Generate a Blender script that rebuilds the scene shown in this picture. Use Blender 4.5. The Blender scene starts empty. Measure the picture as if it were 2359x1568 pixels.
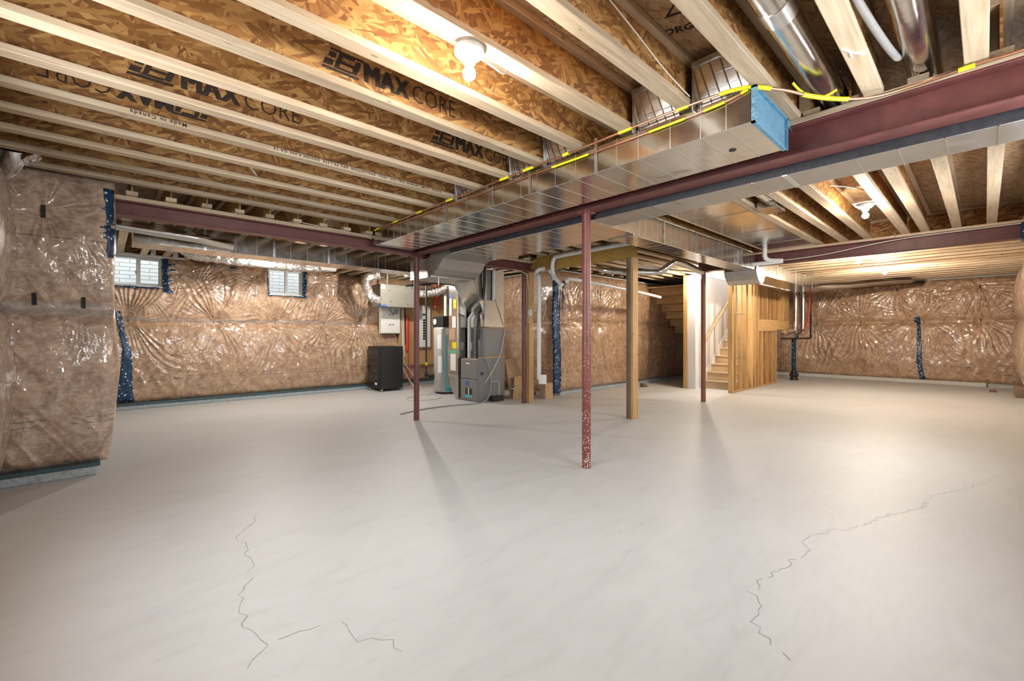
import bpy, math, random
import numpy as np
from mathutils import Vector, Matrix
random.seed(7)
S = bpy.context.scene
COL = S.collection
# ------------------------------------------------------------------ camera, world, exposure
PI = math.pi
FOC, IMW, IMH, HORIZ, CAMH = 1015.0, 2359.0, 1568.0, 770.0, 1.25
cam_d = bpy.data.cameras.new('camera'); cam = bpy.data.objects.new('camera', cam_d); COL.objects.link(cam)
cam_d.sensor_fit = 'HORIZONTAL'; cam_d.sensor_width = 36.0; cam_d.lens = 36.0 * FOC / IMW
cam_d.shift_y = (HORIZ - IMH / 2) / IMW
cam_d.clip_start = 0.02; cam_d.clip_end = 200
YAW = math.atan(1090.5 / 1015.0)              # x axis lies this far to the right of the view direction
cam.location = (0, 0, CAMH); cam.rotation_euler = (PI / 2, 0, YAW - PI / 2)
S.camera = cam
w = bpy.data.worlds.new('sky'); S.world = w; w.use_nodes = True
w.node_tree.nodes['Background'].inputs[0].default_value = (0.86, 0.93, 1.0, 1)
w.node_tree.nodes['Background'].inputs[1].default_value = 1.6
S.view_settings.view_transform = 'Standard'; S.view_settings.look = 'None'
S.view_settings.exposure = 0.86; S.view_settings.gamma = 1.0; S.view_settings.use_curve_mapping = False
S.cycles.max_bounces = 4; S.cycles.diffuse_bounces = 3; S.cycles.glossy_bounces = 3; S.cycles.transparent_max_bounces = 6; S.cycles.transmission_bounces = 2
S.cycles.use_light_tree = False; S.cycles.light_sampling_threshold = .02
S.cycles.caustics_reflective = False; S.cycles.caustics_refractive = False; S.cycles.sample_clamp_indirect = 6.0
BULB = 1700.0                                 # radiance of the bare lamps
# area lights for unseen windows: first read from column shadows, others added for fill
W3, W4, W5 = (1.9, 3.5, 1.25, 2.30), (5.0, 6.4, 1.25, 2.30), (1.5, 3.1, 1.25, 2.30)
def daylight(name, loc, rot, sx, sy, power):
    l = bpy.data.lights.new(name, 'AREA'); l.shape = 'RECTANGLE'; l.size = sx; l.size_y = sy; l.energy = power; l.color = (.92, .96, 1.0)
    o = bpy.data.objects.new(name, l); COL.objects.link(o); o.location = loc; o.rotation_euler = rot; return o
daylight('window_daylight', (2.70, -.60, 1.78), (PI / 2, 0, 0), 1.5, 1.0, 32)
daylight('window_daylight', (5.70, -.60, 1.78), (PI / 2, 0, 0), 1.3, 1.0, 27)
daylight('window_daylight', (-.70, 2.30, 1.78), (0, -PI / 2, 0), 1.0, 1.5, 38)

# ------------------------------------------------------------------ node helpers and materials
def new_mat(name):
    m = bpy.data.materials.new(name); m.use_nodes = True
    nt = m.node_tree; b = nt.nodes['Principled BSDF']
    return m, nt, b
def N(nt, t, **kw):
    n = nt.nodes.new(t)
    for k, v in kw.items():
        if k.startswith('i_'):
            n.inputs[k[2:].replace('_', ' ')].default_value = v
        else: setattr(n, k, v)
    return n
def coords(nt, scale=(1, 1, 1), rot=(0, 0, 0), jitter=True):
    tc = N(nt, 'ShaderNodeTexCoord'); mp = N(nt, 'ShaderNodeMapping')
    mp.inputs['Scale'].default_value = scale; mp.inputs['Rotation'].default_value = rot
    if jitter:
        oi = N(nt, 'ShaderNodeObjectInfo'); ml = N(nt, 'ShaderNodeMath', operation='MULTIPLY'); ml.inputs[1].default_value = 37.0
        ad = N(nt, 'ShaderNodeVectorMath', operation='ADD')
        nt.links.new(oi.outputs['Random'], ml.inputs[0]); nt.links.new(ml.outputs[0], ad.inputs[1])
        nt.links.new(tc.outputs['Object'], ad.inputs[0]); nt.links.new(ad.outputs[0], mp.inputs['Vector'])
    else: nt.links.new(tc.outputs['Object'], mp.inputs['Vector'])
    return mp.outputs['Vector']
def noise(nt, vec, scale, detail=4, rough=.55, dist=0):
    n = N(nt, 'ShaderNodeTexNoise'); n.inputs['Scale'].default_value = scale; n.inputs['Detail'].default_value = detail
    n.inputs['Roughness'].default_value = rough; n.inputs['Distortion'].default_value = dist
    nt.links.new(vec, n.inputs['Vector']); return n.outputs['Fac']
def ramp(nt, fac, stops):
    r = N(nt, 'ShaderNodeValToRGB'); e = r.color_ramp.elements
    while len(e) < len(stops): e.new(0.5)
    for k, (p, c) in zip(e, stops): k.position = p; k.color = (*c, 1)
    nt.links.new(fac, r.inputs['Fac']); return r.outputs['Color']
def mixc(nt, fac, a, b, blend='MIX'):
    m = N(nt, 'ShaderNodeMix', data_type='RGBA', blend_type=blend)
    for s, v in ((0, fac), (6, a), (7, b)):
        if hasattr(v, 'is_linked') or hasattr(v, 'links'): nt.links.new(v, m.inputs[s])
        else: m.inputs[s].default_value = v if not isinstance(v, tuple) else (*v, 1)
    return m.outputs[2]
def bump(nt, b, h, strength=.3, dist=.01, normal=None, coat=False):
    n = N(nt, 'ShaderNodeBump'); n.inputs['Strength'].default_value = strength; n.inputs['Distance'].default_value = dist
    nt.links.new(h, n.inputs['Height'])
    if normal is not None: nt.links.new(normal, n.inputs['Normal'])
    nt.links.new(n.outputs[0], b.inputs['Normal'])
    if coat: nt.links.new(n.outputs[0], b.inputs['Coat Normal'])
    return n.outputs[0]
def math_(nt, op, a, b=None):
    m = N(nt, 'ShaderNodeMath', operation=op)
    for i, v in enumerate((a, b)):
        if v is None: continue
        if isinstance(v, (int, float)): m.inputs[i].default_value = v
        else: nt.links.new(v, m.inputs[i])
    return m.outputs[0]
def simple(name, c, rough=.5, metal=0, var=.12, scale=30, spec=.5, coat=0, bmp=0):
    m, nt, b = new_mat(name)
    v = coords(nt); f = noise(nt, v, scale)
    lo = tuple(x * (1 - var) for x in c); hi = tuple(min(1, x * (1 + var)) for x in c)
    nt.links.new(ramp(nt, f, [(.3, lo), (.7, hi)]), b.inputs['Base Color'])
    b.inputs['Roughness'].default_value = rough; b.inputs['Metallic'].default_value = metal
    b.inputs['Specular IOR Level'].default_value = spec; b.inputs['Coat Weight'].default_value = coat
    if bmp: bump(nt, b, f, bmp, .004)
    return m
def wood(name, axis, dark, light, rough=.6):
    m, nt, b = new_mat(name)
    sc = [14, 14, 14]; sc[axis] = .9
    v = coords(nt, tuple(sc)); f = noise(nt, v, 3.0, 3, .6, .4)
    sc2 = [3, 3, 3]; sc2[axis] = .8
    f2 = noise(nt, coords(nt, tuple(sc2)), 1.6, 3)
    c = ramp(nt, f, [(.32, dark), (.68, light)])
    c = mixc(nt, .35, c, ramp(nt, f2, [(.3, tuple(x * .62 for x in dark)), (.75, light)]))
    kv = coords(nt, (5, 5, 5) if axis != 0 else (3, 9, 9))
    vo = N(nt, 'ShaderNodeTexVoronoi'); vo.inputs['Scale'].default_value = 1.0; nt.links.new(kv, vo.inputs['Vector'])
    k = ramp(nt, vo.outputs['Distance'], [(.045, (1, 1, 1)), (.09, (0, 0, 0))])
    c = mixc(nt, math_(nt, 'MULTIPLY', k, .75), c, tuple(x * .28 for x in dark))
    oi = N(nt, 'ShaderNodeObjectInfo'); mr = N(nt, 'ShaderNodeMapRange'); mr.inputs['To Min'].default_value = .70; mr.inputs['To Max'].default_value = 1.08; nt.links.new(oi.outputs['Random'], mr.inputs['Value'])
    hs = N(nt, 'ShaderNodeHueSaturation'); nt.links.new(mr.outputs[0], hs.inputs['Value']); nt.links.new(c, hs.inputs['Color']); c = hs.outputs[0]
    nt.links.new(c, b.inputs['Base Color']); b.inputs['Roughness'].default_value = rough
    return m
def osb(name, dark, mid, light, axis, L=.10, wd=.02, tilt=(72, -58, 24, -20), rough=.6):
    """strand board: overlapping layers of long flat strands, axis = normal of the sheet"""
    m, nt, b = new_mat(name); fac = None
    tc = N(nt, 'ShaderNodeTexCoord'); oi = N(nt, 'ShaderNodeObjectInfo'); ml = math_(nt, 'MULTIPLY', oi.outputs['Random'], 37.0)
    ad = N(nt, 'ShaderNodeVectorMath', operation='ADD'); nt.links.new(tc.outputs['Object'], ad.inputs[0]); nt.links.new(ml, ad.inputs[1])
    wz = N(nt, 'ShaderNodeTexNoise'); wz.inputs['Scale'].default_value = 9; nt.links.new(ad.outputs[0], wz.inputs['Vector'])
    wm = N(nt, 'ShaderNodeVectorMath', operation='MULTIPLY_ADD'); nt.links.new(wz.outputs['Color'], wm.inputs[0]); wm.inputs[1].default_value = (.035,) * 3; nt.links.new(ad.outputs[0], wm.inputs[2])
    for i, a in enumerate(tilt):
        mp = N(nt, 'ShaderNodeMapping', vector_type='TEXTURE'); a = math.radians(a); k = 1 + .25 * (i % 3)
        mp.inputs['Rotation'].default_value = {'x': (a, 0, 0), 'y': (0, a, 0), 'z': (0, 0, a)}[axis]
        mp.inputs['Scale'].default_value = {'x': (1, L * k, wd * k), 'y': (L * k, 1, wd * k), 'z': (L * k, wd * k, 1)}[axis]
        mp.inputs['Location'].default_value = (i * 1.7, i * 2.3, i * .9); nt.links.new(wm.outputs[0], mp.inputs['Vector'])
        vo = N(nt, 'ShaderNodeTexVoronoi'); vo.inputs['Scale'].default_value = 1; nt.links.new(mp.outputs[0], vo.inputs['Vector'])
        sp = N(nt, 'ShaderNodeSeparateColor'); nt.links.new(vo.outputs['Color'], sp.inputs[0])
        st = noise(nt, mp.outputs[0], 3.0, 1); v_ = math_(nt, 'ADD', math_(nt, 'MULTIPLY', sp.outputs[0], .72), math_(nt, 'MULTIPLY', st, .28))
        if fac is None: fac = v_
        else:
            mk = math_(nt, 'GREATER_THAN', sp.outputs[1], .58); mx = N(nt, 'ShaderNodeMix')
            nt.links.new(mk, mx.inputs[0]); nt.links.new(fac, mx.inputs[2]); nt.links.new(v_, mx.inputs[3]); fac = mx.outputs[0]
    nt.links.new(ramp(nt, fac, [(.08, dark), (.5, mid), (.92, light)]), b.inputs['Base Color'])
    b.inputs['Roughness'].default_value = rough
    return m
def metal(name, c, rough, bscale=3.0, bstr=.12, blot=.5):
    m, nt, b = new_mat(name)
    v = coords(nt); f = noise(nt, v, bscale, 3); g = noise(nt, v, 9 * blot + 4, 6, .7)
    nt.links.new(ramp(nt, g, [(.3, tuple(x * .82 for x in c)), (.7, c)]), b.inputs['Base Color'])
    b.inputs['Metallic'].default_value = 1.0
    r = N(nt, 'ShaderNodeMapRange'); r.inputs['To Min'].default_value = rough * .7; r.inputs['To Max'].default_value = rough * 1.35
    nt.links.new(g, r.inputs['Value']); nt.links.new(r.outputs[0], b.inputs['Roughness'])
    bump(nt, b, f, bstr, .05)
    return m
def insulation(name, dark, light, tint=1.0):
    m, nt, b = new_mat(name)
    v = coords(nt, jitter=False)
    f = noise(nt, v, 5.5, 5, .70, 1.4); f2 = noise(nt, coords(nt, (1, 1, 2.2), jitter=False), 16, 4, .7, .5)
    c = ramp(nt, f, [(.36, dark), (.52, tuple((a + q) / 2 for a, q in zip(dark, light))), (.66, light)])
    c = mixc(nt, .40, c, ramp(nt, f2, [(.3, tuple(x * .7 for x in dark)), (.7, tuple(min(1, x * 1.2) for x in light))]))
    # paper backing print: thin broken dark lines along the rolls
    sep = N(nt, 'ShaderNodeSeparateXYZ'); nt.links.new(v, sep.inputs[0])
    ln = None
    for z0 in (.47, .52, 2.08):
        d = math_(nt, 'ABSOLUTE', math_(nt, 'SUBTRACT', sep.outputs['Z'], z0)); l = math_(nt, 'LESS_THAN', d, .006)
        ln = l if ln is None else math_(nt, 'MAXIMUM', ln, l)
    brk = math_(nt, 'GREATER_THAN', noise(nt, coords(nt, (1, 1, .2), jitter=False), 9, 2), .5)
    c = mixc(nt, math_(nt, 'MULTIPLY', math_(nt, 'MULTIPLY', ln, brk), .6), c, (.05, .035, .03))
    nt.links.new(c, b.inputs['Base Color'])
    b.inputs['Roughness'].default_value = .5; b.inputs['Coat Weight'].default_value = 1.0; b.inputs['Coat Roughness'].default_value = .08; b.inputs['Coat IOR'].default_value = 1.7
    wv = noise(nt, coords(nt, (1, 1, .6), jitter=False), 7, 4, .5, 1.2)
    n1 = bump(nt, b, wv, .35, .03, coat=True)
    return m
def tape_mat(name, c):
    m, nt, b = new_mat(name)
    v = coords(nt, (1, 1, .8)); vo = N(nt, 'ShaderNodeTexVoronoi'); vo.inputs['Scale'].default_value = 24; nt.links.new(v, vo.inputs['Vector'])
    k = math_(nt, 'LESS_THAN', math_(nt, 'ADD', vo.outputs['Distance'], math_(nt, 'MULTIPLY', noise(nt, v, 60, 3), .55)), .50)
    f = noise(nt, v, 30)
    nt.links.new(mixc(nt, k, ramp(nt, f, [(.3, tuple(x * .6 for x in c)), (.7, c)]), (.62, .68, .72)), b.inputs['Base Color'])
    b.inputs['Roughness'].default_value = .25
    bump(nt, b, f, .4, .01)
    return m
M = {}
PD, PL = (.48, .34, .205), (.74, .595, .42)
for ax, n in enumerate('xyz'):
    M['pine_' + n] = wood('pine_' + n, ax, PD, PL)
    M['stud_' + n] = wood('stud_' + n, ax, (.50, .28, .10), (.74, .49, .23))
M['tread'] = wood('tread', 1, (.56, .38, .20), (.74, .56, .36))
M['old_post'] = wood('old_post', 2, (.12, .08, .052), (.31, .21, .135))
M['lvl'] = wood('lvl', 0, (.42, .24, .05), (.60, .38, .09))
WC = ((.16, .06, .018), (.34, .16, .045), (.58, .34, .12))
M['web'] = osb('web_strand_board', *WC, 'y'); M['web_y'] = osb('web_strand_board_crosswise', *WC, 'x')
M['subfloor'] = osb('subfloor_strand_board', (.28, .17, .085), (.46, .30, .165), (.60, .43, .27), 'z', .09, .014, (8, -12, 25, -30))
M['galv'] = metal('galvanised_sheet', (.72, .70, .66), .17)
M['galv_dull'] = metal('galvanised_dull', (.52, .50, .47), .42, 5, .05)
M['foil'] = metal('crumpled_foil', (.85, .83, .80), .2, 26, .9)
M['spangle'] = metal('blue_spangle_zinc', (.17, .36, .50), .5, 40, .3); M['spangle'].node_tree.nodes['Principled BSDF'].inputs['Metallic'].default_value = .45
M['copper'] = metal('copper_tube', (.80, .42, .24), .32)
M['chrome'] = metal('zinc_strap', (.78, .78, .77), .28)
M['steel_red'] = simple('red_oxide_paint', (.135, .042, .038), .42, 0, .22, 9, .5, 0, .15)
M['grey_cabinet'] = simple('grey_enamel', (.20, .20, .205), .45, 0, .05, 5)
M['grey_light'] = simple('pale_grey_enamel', (.36, .35, .33), .45, 0, .06, 5)
M['grey_front'] = simple('warm_grey_enamel', (.19, .183, .175), .45, 0, .05, 5)
M['grey_tank'] = simple('tank_enamel', (.42, .41, .40), .35, 0, .06, 5)
M['tan_box'] = simple('tan_metal_box', (.25, .235, .205), .45, 0, .08, 6)
M['black'] = simple('black_plastic', (.014, .014, .015), .5, 0, .2, 20)
M['dark_glass'] = simple('smoked_panel', (.022, .023, .024), .12, 0, .3, 6)
M['white'] = simple('white_plastic', (.78, .77, .75), .45, 0, .04, 20)
M['pvc'] = simple('white_pvc', (.72, .72, .71), .35, 0, .05, 12)
M['drywall'] = simple('white_painted_board', (.76, .77, .79), .75, 0, .02, 4)
M['cable'] = simple('pale_cable', (.66, .60, .52), .5, 0, .06, 40)
M['hose_grey'] = simple('grey_hose', (.30, .29, .28), .5, 0, .08, 40)
M['yellow'] = simple('yellow_sleeve', (.80, .70, .02), .4, 0, .1, 40)
M['red_pipe'] = simple('red_tube', (.62, .06, .03), .4, 0, .1, 40)
M['blue_pipe'] = simple('blue_tube', (.03, .12, .40), .4, 0, .1, 40)
M['cyan_tape'] = simple('cyan_tape', (.06, .46, .58), .4, 0, .1, 20)
M['paper'] = simple('paper_label', (.74, .74, .72), .7, 0, .06, 60)
M['cardboard'] = simple('cardboard', (.44, .29, .17), .8, 0, .1, 20)
M['ledge'] = simple('bare_concrete_ledge', (.36, .415, .445), .9, 0, .25, 40, .3, 0, .5)  # bluish cast of daylight is put into this base colour
M['concrete'] = simple('bare_concrete', (.46, .45, .42), .9, 0, .12, 8, .3, 0, .2)
M['mortar'] = simple('mortar', (.60, .59, .56), .9, 0, .1, 30)
M['brick'] = simple('white_brick', (.80, .79, .74), .85, 0, .07, 14)
M['print'] = simple('black_ink', (.035, .022, .014), .8, 0, .6, 90)
M['green'] = simple('green_label', (.10, .42, .20), .5)
M['dark_strip'] = simple('dark_sill_strip', (.05, .09, .11), .4)
M['ins_pink'] = insulation('wrapped_glass_wool_pinkish', (.20, .115, .078), (.64, .49, .375))
m, nt, b = new_mat('clear_film'); b.inputs['Base Color'].default_value = (.72, .80, .86, 1); b.inputs['Alpha'].default_value = .10; b.inputs['Roughness'].default_value = .12
M['film'] = m
M['ins'] = insulation('wrapped_glass_wool_tan', (.185, .09, .045), (.60, .40, .25))
M['tape_blue'] = tape_mat('printed_blue_tape', (.012, .055, .14))
def em(name, c, s):
    m, nt, b = new_mat(name); b.inputs['Base Color'].default_value = (1, 1, 1, 1)
    b.inputs['Emission Color'].default_value = (*c, 1); b.inputs['Emission Strength'].default_value = s; return m
m, nt, b = new_mat('window_glass')
tr = N(nt, 'ShaderNodeBsdfTransparent'); gl = N(nt, 'ShaderNodeBsdfGlossy'); gl.inputs['Roughness'].default_value = .02
fr = N(nt, 'ShaderNodeFresnel'); fr.inputs[0].default_value = 1.45; mx = N(nt, 'ShaderNodeMixShader')
nt.links.new(fr.outputs[0], mx.inputs[0]); nt.links.new(tr.outputs[0], mx.inputs[1]); nt.links.new(gl.outputs[0], mx.inputs[2])
nt.links.new(mx.outputs[0], nt.nodes['Material Output'].inputs[0]); M['glass'] = m
m, nt, b = new_mat('trowelled_concrete_floor')
v = coords(nt, jitter=False); f = noise(nt, v, .8, 3, .6, .6); f2 = noise(nt, coords(nt, (1, 3.2, 1), (0, 0, .5), False), 2.2, 6, .7, 1.2)
c = ramp(nt, f, [(.3, (.53, .53, .535)), (.7, (.60, .605, .61))])
c = mixc(nt, .5, c, ramp(nt, f2, [(.25, (.46, .455, .455)), (.5, (.57, .57, .57)), (.8, (.62, .62, .625))]))
sm = noise(nt, coords(nt, (1.5, 7, 1), (0, 0, .62), False), 3.0, 4, .75, .8)
c = mixc(nt, math_(nt, 'MULTIPLY', ramp(nt, sm, [(.66, (0, 0, 0)), (.8, (1, 1, 1))]), .3), c, (.30, .275, .25))
nt.links.new(c, b.inputs['Base Color'])
r = N(nt, 'ShaderNodeMapRange'); r.inputs['To Min'].default_value = .42; r.inputs['To Max'].default_value = .62; nt.links.new(f2, r.inputs['Value'])
nt.links.new(r.outputs[0], b.inputs['Roughness']); bump(nt, b, noise(nt, coords(nt, (1, 3.2, 1), (0, 0, .5), False), 2.2, 4, .7, 1.2), .18, .012); M['floor'] = m

# ------------------------------------------------------------------ mesh helpers
class MB:
    def __init__(s): s.v = []; s.f = []; s.sm = []
    def add(s, vs, fs, smooth=False):
        o = len(s.v); s.v += [tuple(p) for p in vs]; s.f += [tuple(i + o for i in q) for q in fs]; s.sm += [smooth] * len(fs); return s
    def box(s, x0, x1, y0, y1, z0, z1):
        return s.add([(x, y, z) for z in (z0, z1) for y in (y0, y1) for x in (x0, x1)],
                     [(0, 2, 3, 1), (4, 5, 7, 6), (0, 1, 5, 4), (2, 6, 7, 3), (0, 4, 6, 2), (1, 3, 7, 5)])
    def bbox(s, x0, x1, y0, y1, z0, z1, c=.004):       # box with chamfered edges
        X = (x0, x0 + c, x1 - c, x1); Y = (y0, y0 + c, y1 - c, y1); Z = (z0, z0 + c, z1 - c, z1)
        vs = []; idx = {}
        def V(i, j, k):
            if (i, j, k) not in idx: idx[(i, j, k)] = len(vs); vs.append((X[i], Y[j], Z[k]))
            return idx[(i, j, k)]
        fs = []
        for a, e in ((0, 0), (3, 1)):
            q = [V(a, 1, 1), V(a, 2, 1), V(a, 2, 2), V(a, 1, 2)]; fs.append(q if e else q[::-1])
            q = [V(1, a, 1), V(1, a, 2), V(2, a, 2), V(2, a, 1)]; fs.append(q if e else q[::-1])
            q = [V(1, 1, a), V(2, 1, a), V(2, 2, a), V(1, 2, a)]; fs.append(q if e else q[::-1])
        for a, p in ((0, 1), (3, 2)):
            for d, q in ((0, 1), (3, 2)):
                t = [V(a, q, 1), V(a, q, 2), V(p, d, 2), V(p, d, 1)]; fs.append(t)
                t = [V(a, 1, q), V(a, 2, q), V(p, 2, d), V(p, 1, d)]; fs.append(t)
                t = [V(1, a, q), V(2, a, q), V(2, p, d), V(1, p, d)]; fs.append(t)
                for g, r in ((0, 1), (3, 2)): fs.append([V(a, q, r), V(p, d, r), V(p, q, g)])
        return s.add(vs, fs)
    def prism(s, poly, d0, d1, axis):                   # polygon in the two other axes swept along axis
        n = len(poly); vs = []
        for d in (d0, d1):
            for a, c in poly:
                vs.append({'x': (d, a, c), 'y': (a, d, c), 'z': (a, c, d)}[axis])
        fs = [tuple(range(n)), tuple(range(2 * n - 1, n - 1, -1))] + [(i, i + n, (i + 1) % n + n, (i + 1) % n) for i in range(n)]
        return s.add(vs, fs)
    def loft(s, A, B, cap=True):
        n = len(A); fs = [(i, (i + 1) % n, (i + 1) % n + n, i + n) for i in range(n)]
        if cap: fs += [tuple(range(n))[::-1], tuple(range(n, 2 * n))]
        return s.add(list(A) + list(B), fs)
    def tube(s, pts, r, n=10, cap=True, close=False):
        pts = [Vector(p) for p in pts]; R = r if callable(r) else (lambda t: r)
        rings = []; up = None; L = len(pts)
        for i, p in enumerate(pts):
            t = (pts[min(i + 1, L - 1)] - pts[max(i - 1, 0)]).normalized()
            if up is None: up = t.orthogonal().normalized()
            up = (up - t * up.dot(t))
            up = up.normalized() if up.length > 1e-6 else t.orthogonal().normalized()
            bi = t.cross(up); rr = R(i / (L - 1))
            rings.append([p + (up * math.cos(2 * PI * k / n) + bi * math.sin(2 * PI * k / n)) * rr for k in range(n)])
        vs = [q for g in rings for q in g]; fs = []
        for i in range(L - 1):
            for k in range(n): fs.append((i * n + k, i * n + (k + 1) % n, (i + 1) * n + (k + 1) % n, (i + 1) * n + k))
        s.add(vs, fs, True)
        if cap: s.add(rings[0], [tuple(range(n))[::-1]]); s.add(rings[-1], [tuple(range(n))])
        return s
    def lathe(s, prof, c, n=20):                        # profile (radius, z) about a vertical axis at c
        vs = [(c[0] + r * math.cos(2 * PI * k / n), c[1] + r * math.sin(2 * PI * k / n), c[2] + z) for r, z in prof for k in range(n)]
        fs = [(i * n + k, i * n + (k + 1) % n, (i + 1) * n + (k + 1) % n, (i + 1) * n + k) for i in range(len(prof) - 1) for k in range(n)]
        return s.add(vs, fs, True)
    def build(s, name, mat, parent=None, keepz=False):
        a = np.array(s.v); lo = a.min(0); hi = a.max(0)
        loc = np.array([(lo[0] + hi[0]) / 2, (lo[1] + hi[1]) / 2, 0 if keepz else lo[2]])
        me = bpy.data.meshes.new(name); me.from_pydata((a - loc).tolist(), [], s.f); me.polygons.foreach_set('use_smooth', s.sm)
        me.materials.append(M[mat] if isinstance(mat, str) else mat); me.update()
        return link(name, me, loc, parent)
WL = {}
def link(name, data, loc, parent=None):
    o = bpy.data.objects.new(name, data); COL.objects.link(o)
    p = WL.get(parent.name, (0, 0, 0)) if parent else (0, 0, 0)
    if parent: o.parent = parent
    o.location = (loc[0] - p[0], loc[1] - p[1], loc[2] - p[2]); WL[o.name] = tuple(loc)
    return o
def tag(o, label, cat, group=None):
    o['label'] = label; o['category'] = cat
    if group: o['group'] = group
    return o
def struct(o): o['kind'] = 'structure'; return o
def thing(name, label, cat, loc, group=None):
    return tag(link(name, None, loc), label, cat, group)
def smooth_path(pts, n=6):                              # Catmull-Rom through the points
    P = [Vector(p) for p in pts]; out = []
    for i in range(len(P) - 1):
        a, b_, c_, d = P[max(i - 1, 0)], P[i], P[i + 1], P[min(i + 2, len(P) - 1)]
        for k in range(n):
            t = k / n
            out.append(.5 * ((2 * b_) + (c_ - a) * t + (2 * a - 5 * b_ + 4 * c_ - d) * t * t + (3 * b_ - a - 3 * c_ + d) * t ** 3))
    return out + [P[-1]]
def text_mesh(body, size, bold=0.0, shear=0.0, spacing=1.0):
    cu = bpy.data.curves.new('lettering', 'FONT'); cu.body = body; cu.size = size; cu.offset = bold; cu.shear = shear
    cu.space_character = spacing; cu.resolution_u = 2
    ob = bpy.data.objects.new('lettering', cu); COL.objects.link(ob)
    me = bpy.data.meshes.new_from_object(ob.evaluated_get(bpy.context.evaluated_depsgraph_get()))
    bpy.data.objects.remove(ob); bpy.data.curves.remove(cu)
    return me
def put_text(me, name, right, up, origin, parent, mat='print'):
    me.materials.clear(); me.materials.append(M[mat])
    r = Vector(right).normalized(); u = Vector(up).normalized(); n = r.cross(u)
    o = bpy.data.objects.new(name, me); COL.objects.link(o); p = WL.get(parent.name, (0, 0, 0)) if parent else (0, 0, 0)
    mt = Matrix((r, u, n)).transposed().to_4x4(); mt.translation = Vector(origin) - Vector(p)
    if parent: o.parent = parent
    o.matrix_basis = mt; WL[o.name] = tuple(origin); return o
# value noise on numpy grids
def vnoise(x, y, seed=0):
    xi = np.floor(x).astype(np.int64); yi = np.floor(y).astype(np.int64); xf = x - xi; yf = y - yi
    def h(a, c):
        q = (a * 374761393 + c * 668265263 + seed * 974711) & 0x7fffffff
        q = ((q ^ (q >> 13)) * 1274126177) & 0x7fffffff
        return ((q ^ (q >> 16)) & 0xffff) / 65535.0
    u = xf * xf * (3 - 2 * xf); t = yf * yf * (3 - 2 * yf)
    return (h(xi, yi) * (1 - u) + h(xi + 1, yi) * u) * (1 - t) + (h(xi, yi + 1) * (1 - u) + h(xi + 1, yi + 1) * u) * t
def fbm(x, y, seed=0, o=4):
    r = 0; a = .5
    for i in range(o): r = r + a * vnoise(x, y, seed + i); x = x * 2.03; y = y * 2.03; a *= .5
    return r

# ------------------------------------------------------------------ key dimensions (metres)
ZJ = 2.635                  # underside of the floor joists
JD = .302                   # joist depth
ZS = ZJ + JD                # underside of the subfloor
XB, XB2, XLV = 3.34, 8.18, 5.79      # the two steel beam lines and the timber beam line
YB = 5.655                  # cross beam line
YL, XF, YR, XA = 9.75, 15.35, -.62, -.72   # wall planes: left, far, right, near

# ------------------------------------------------------------------ floor
fl = struct(MB().box(XA - .3, XF + .3, YR - .3, YL + .3, -.15, 0).build('floor', 'floor'))
def crack(pts, wd=.0035, seed=1):
    rnd = random.Random(seed); P = []
    for i in range(len(pts) - 1):
        a = Vector((*pts[i], 0)); b_ = Vector((*pts[i + 1], 0)); n = max(2, int((b_ - a).length / .035))
        pr = Vector((-(b_ - a).y, (b_ - a).x, 0)).normalized()
        for k in range(n): P.append(a.lerp(b_, k / n) + pr * rnd.uniform(-.022, .022))
    mb = MB()
    for i in range(len(P) - 1):
        if rnd.random() < .05: continue
        d = (P[i + 1] - P[i]); pr = Vector((-d.y, d.x, 0)).normalized() * wd * rnd.uniform(.25, .6)
        mb.add([P[i] - pr, P[i] + pr, P[i + 1] + pr, P[i + 1] - pr], [(0, 3, 2, 1)])
    for i, q in enumerate(mb.v): mb.v[i] = (q[0], q[1], .0012)
    return mb
CRACKS = []
M['crack'] = simple('crack_line', (.33, .31, .29), .9)

# ------------------------------------------------------------------ ceiling: subfloor sheets and I-joists
ce = struct(MB().box(XA - .3, 10.2, YR - .3, YL + .3, ZS + .02, ZS + .05).box(10.2, 14.3, YR - .3, 3.78, ZS + .02, ZS + .05)
            .box(10.2, 14.3, 4.56, YL + .3, ZS + .02, ZS + .05).box(14.3, XF + .3, YR - .3, YL + .3, ZS + .02, ZS + .05).build('ceiling', 'subfloor'))
x = XA
while x < XF:
    off = .6 * (int(round((x - XA) / 1.22)) % 2); y = YR - off
    while y < YL:
        x0, x1, y0, y1 = x + .002, min(x + 1.218, XF), max(y + .002, YR), min(y + 2.437, YL)
        if y1 > y0 and not (x1 > 10.2 and x0 < 14.3 and y1 > 3.78 and y0 < 4.56):
            MB().box(x0, x1, y0, y1, ZS, ZS + .019).build('subfloor_panel', 'subfloor', ce)
        elif y1 > y0:
            if y0 < 3.7: MB().box(x0, x1, y0, 3.78, ZS, ZS + .019).build('subfloor_panel', 'subfloor', ce)
            if y1 > 4.6: MB().box(x0, x1, 4.56, y1, ZS, ZS + .019).build('subfloor_panel', 'subfloor', ce)
        y += 2.44
    x += 1.22
JW = .089
_jm = {}
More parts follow.
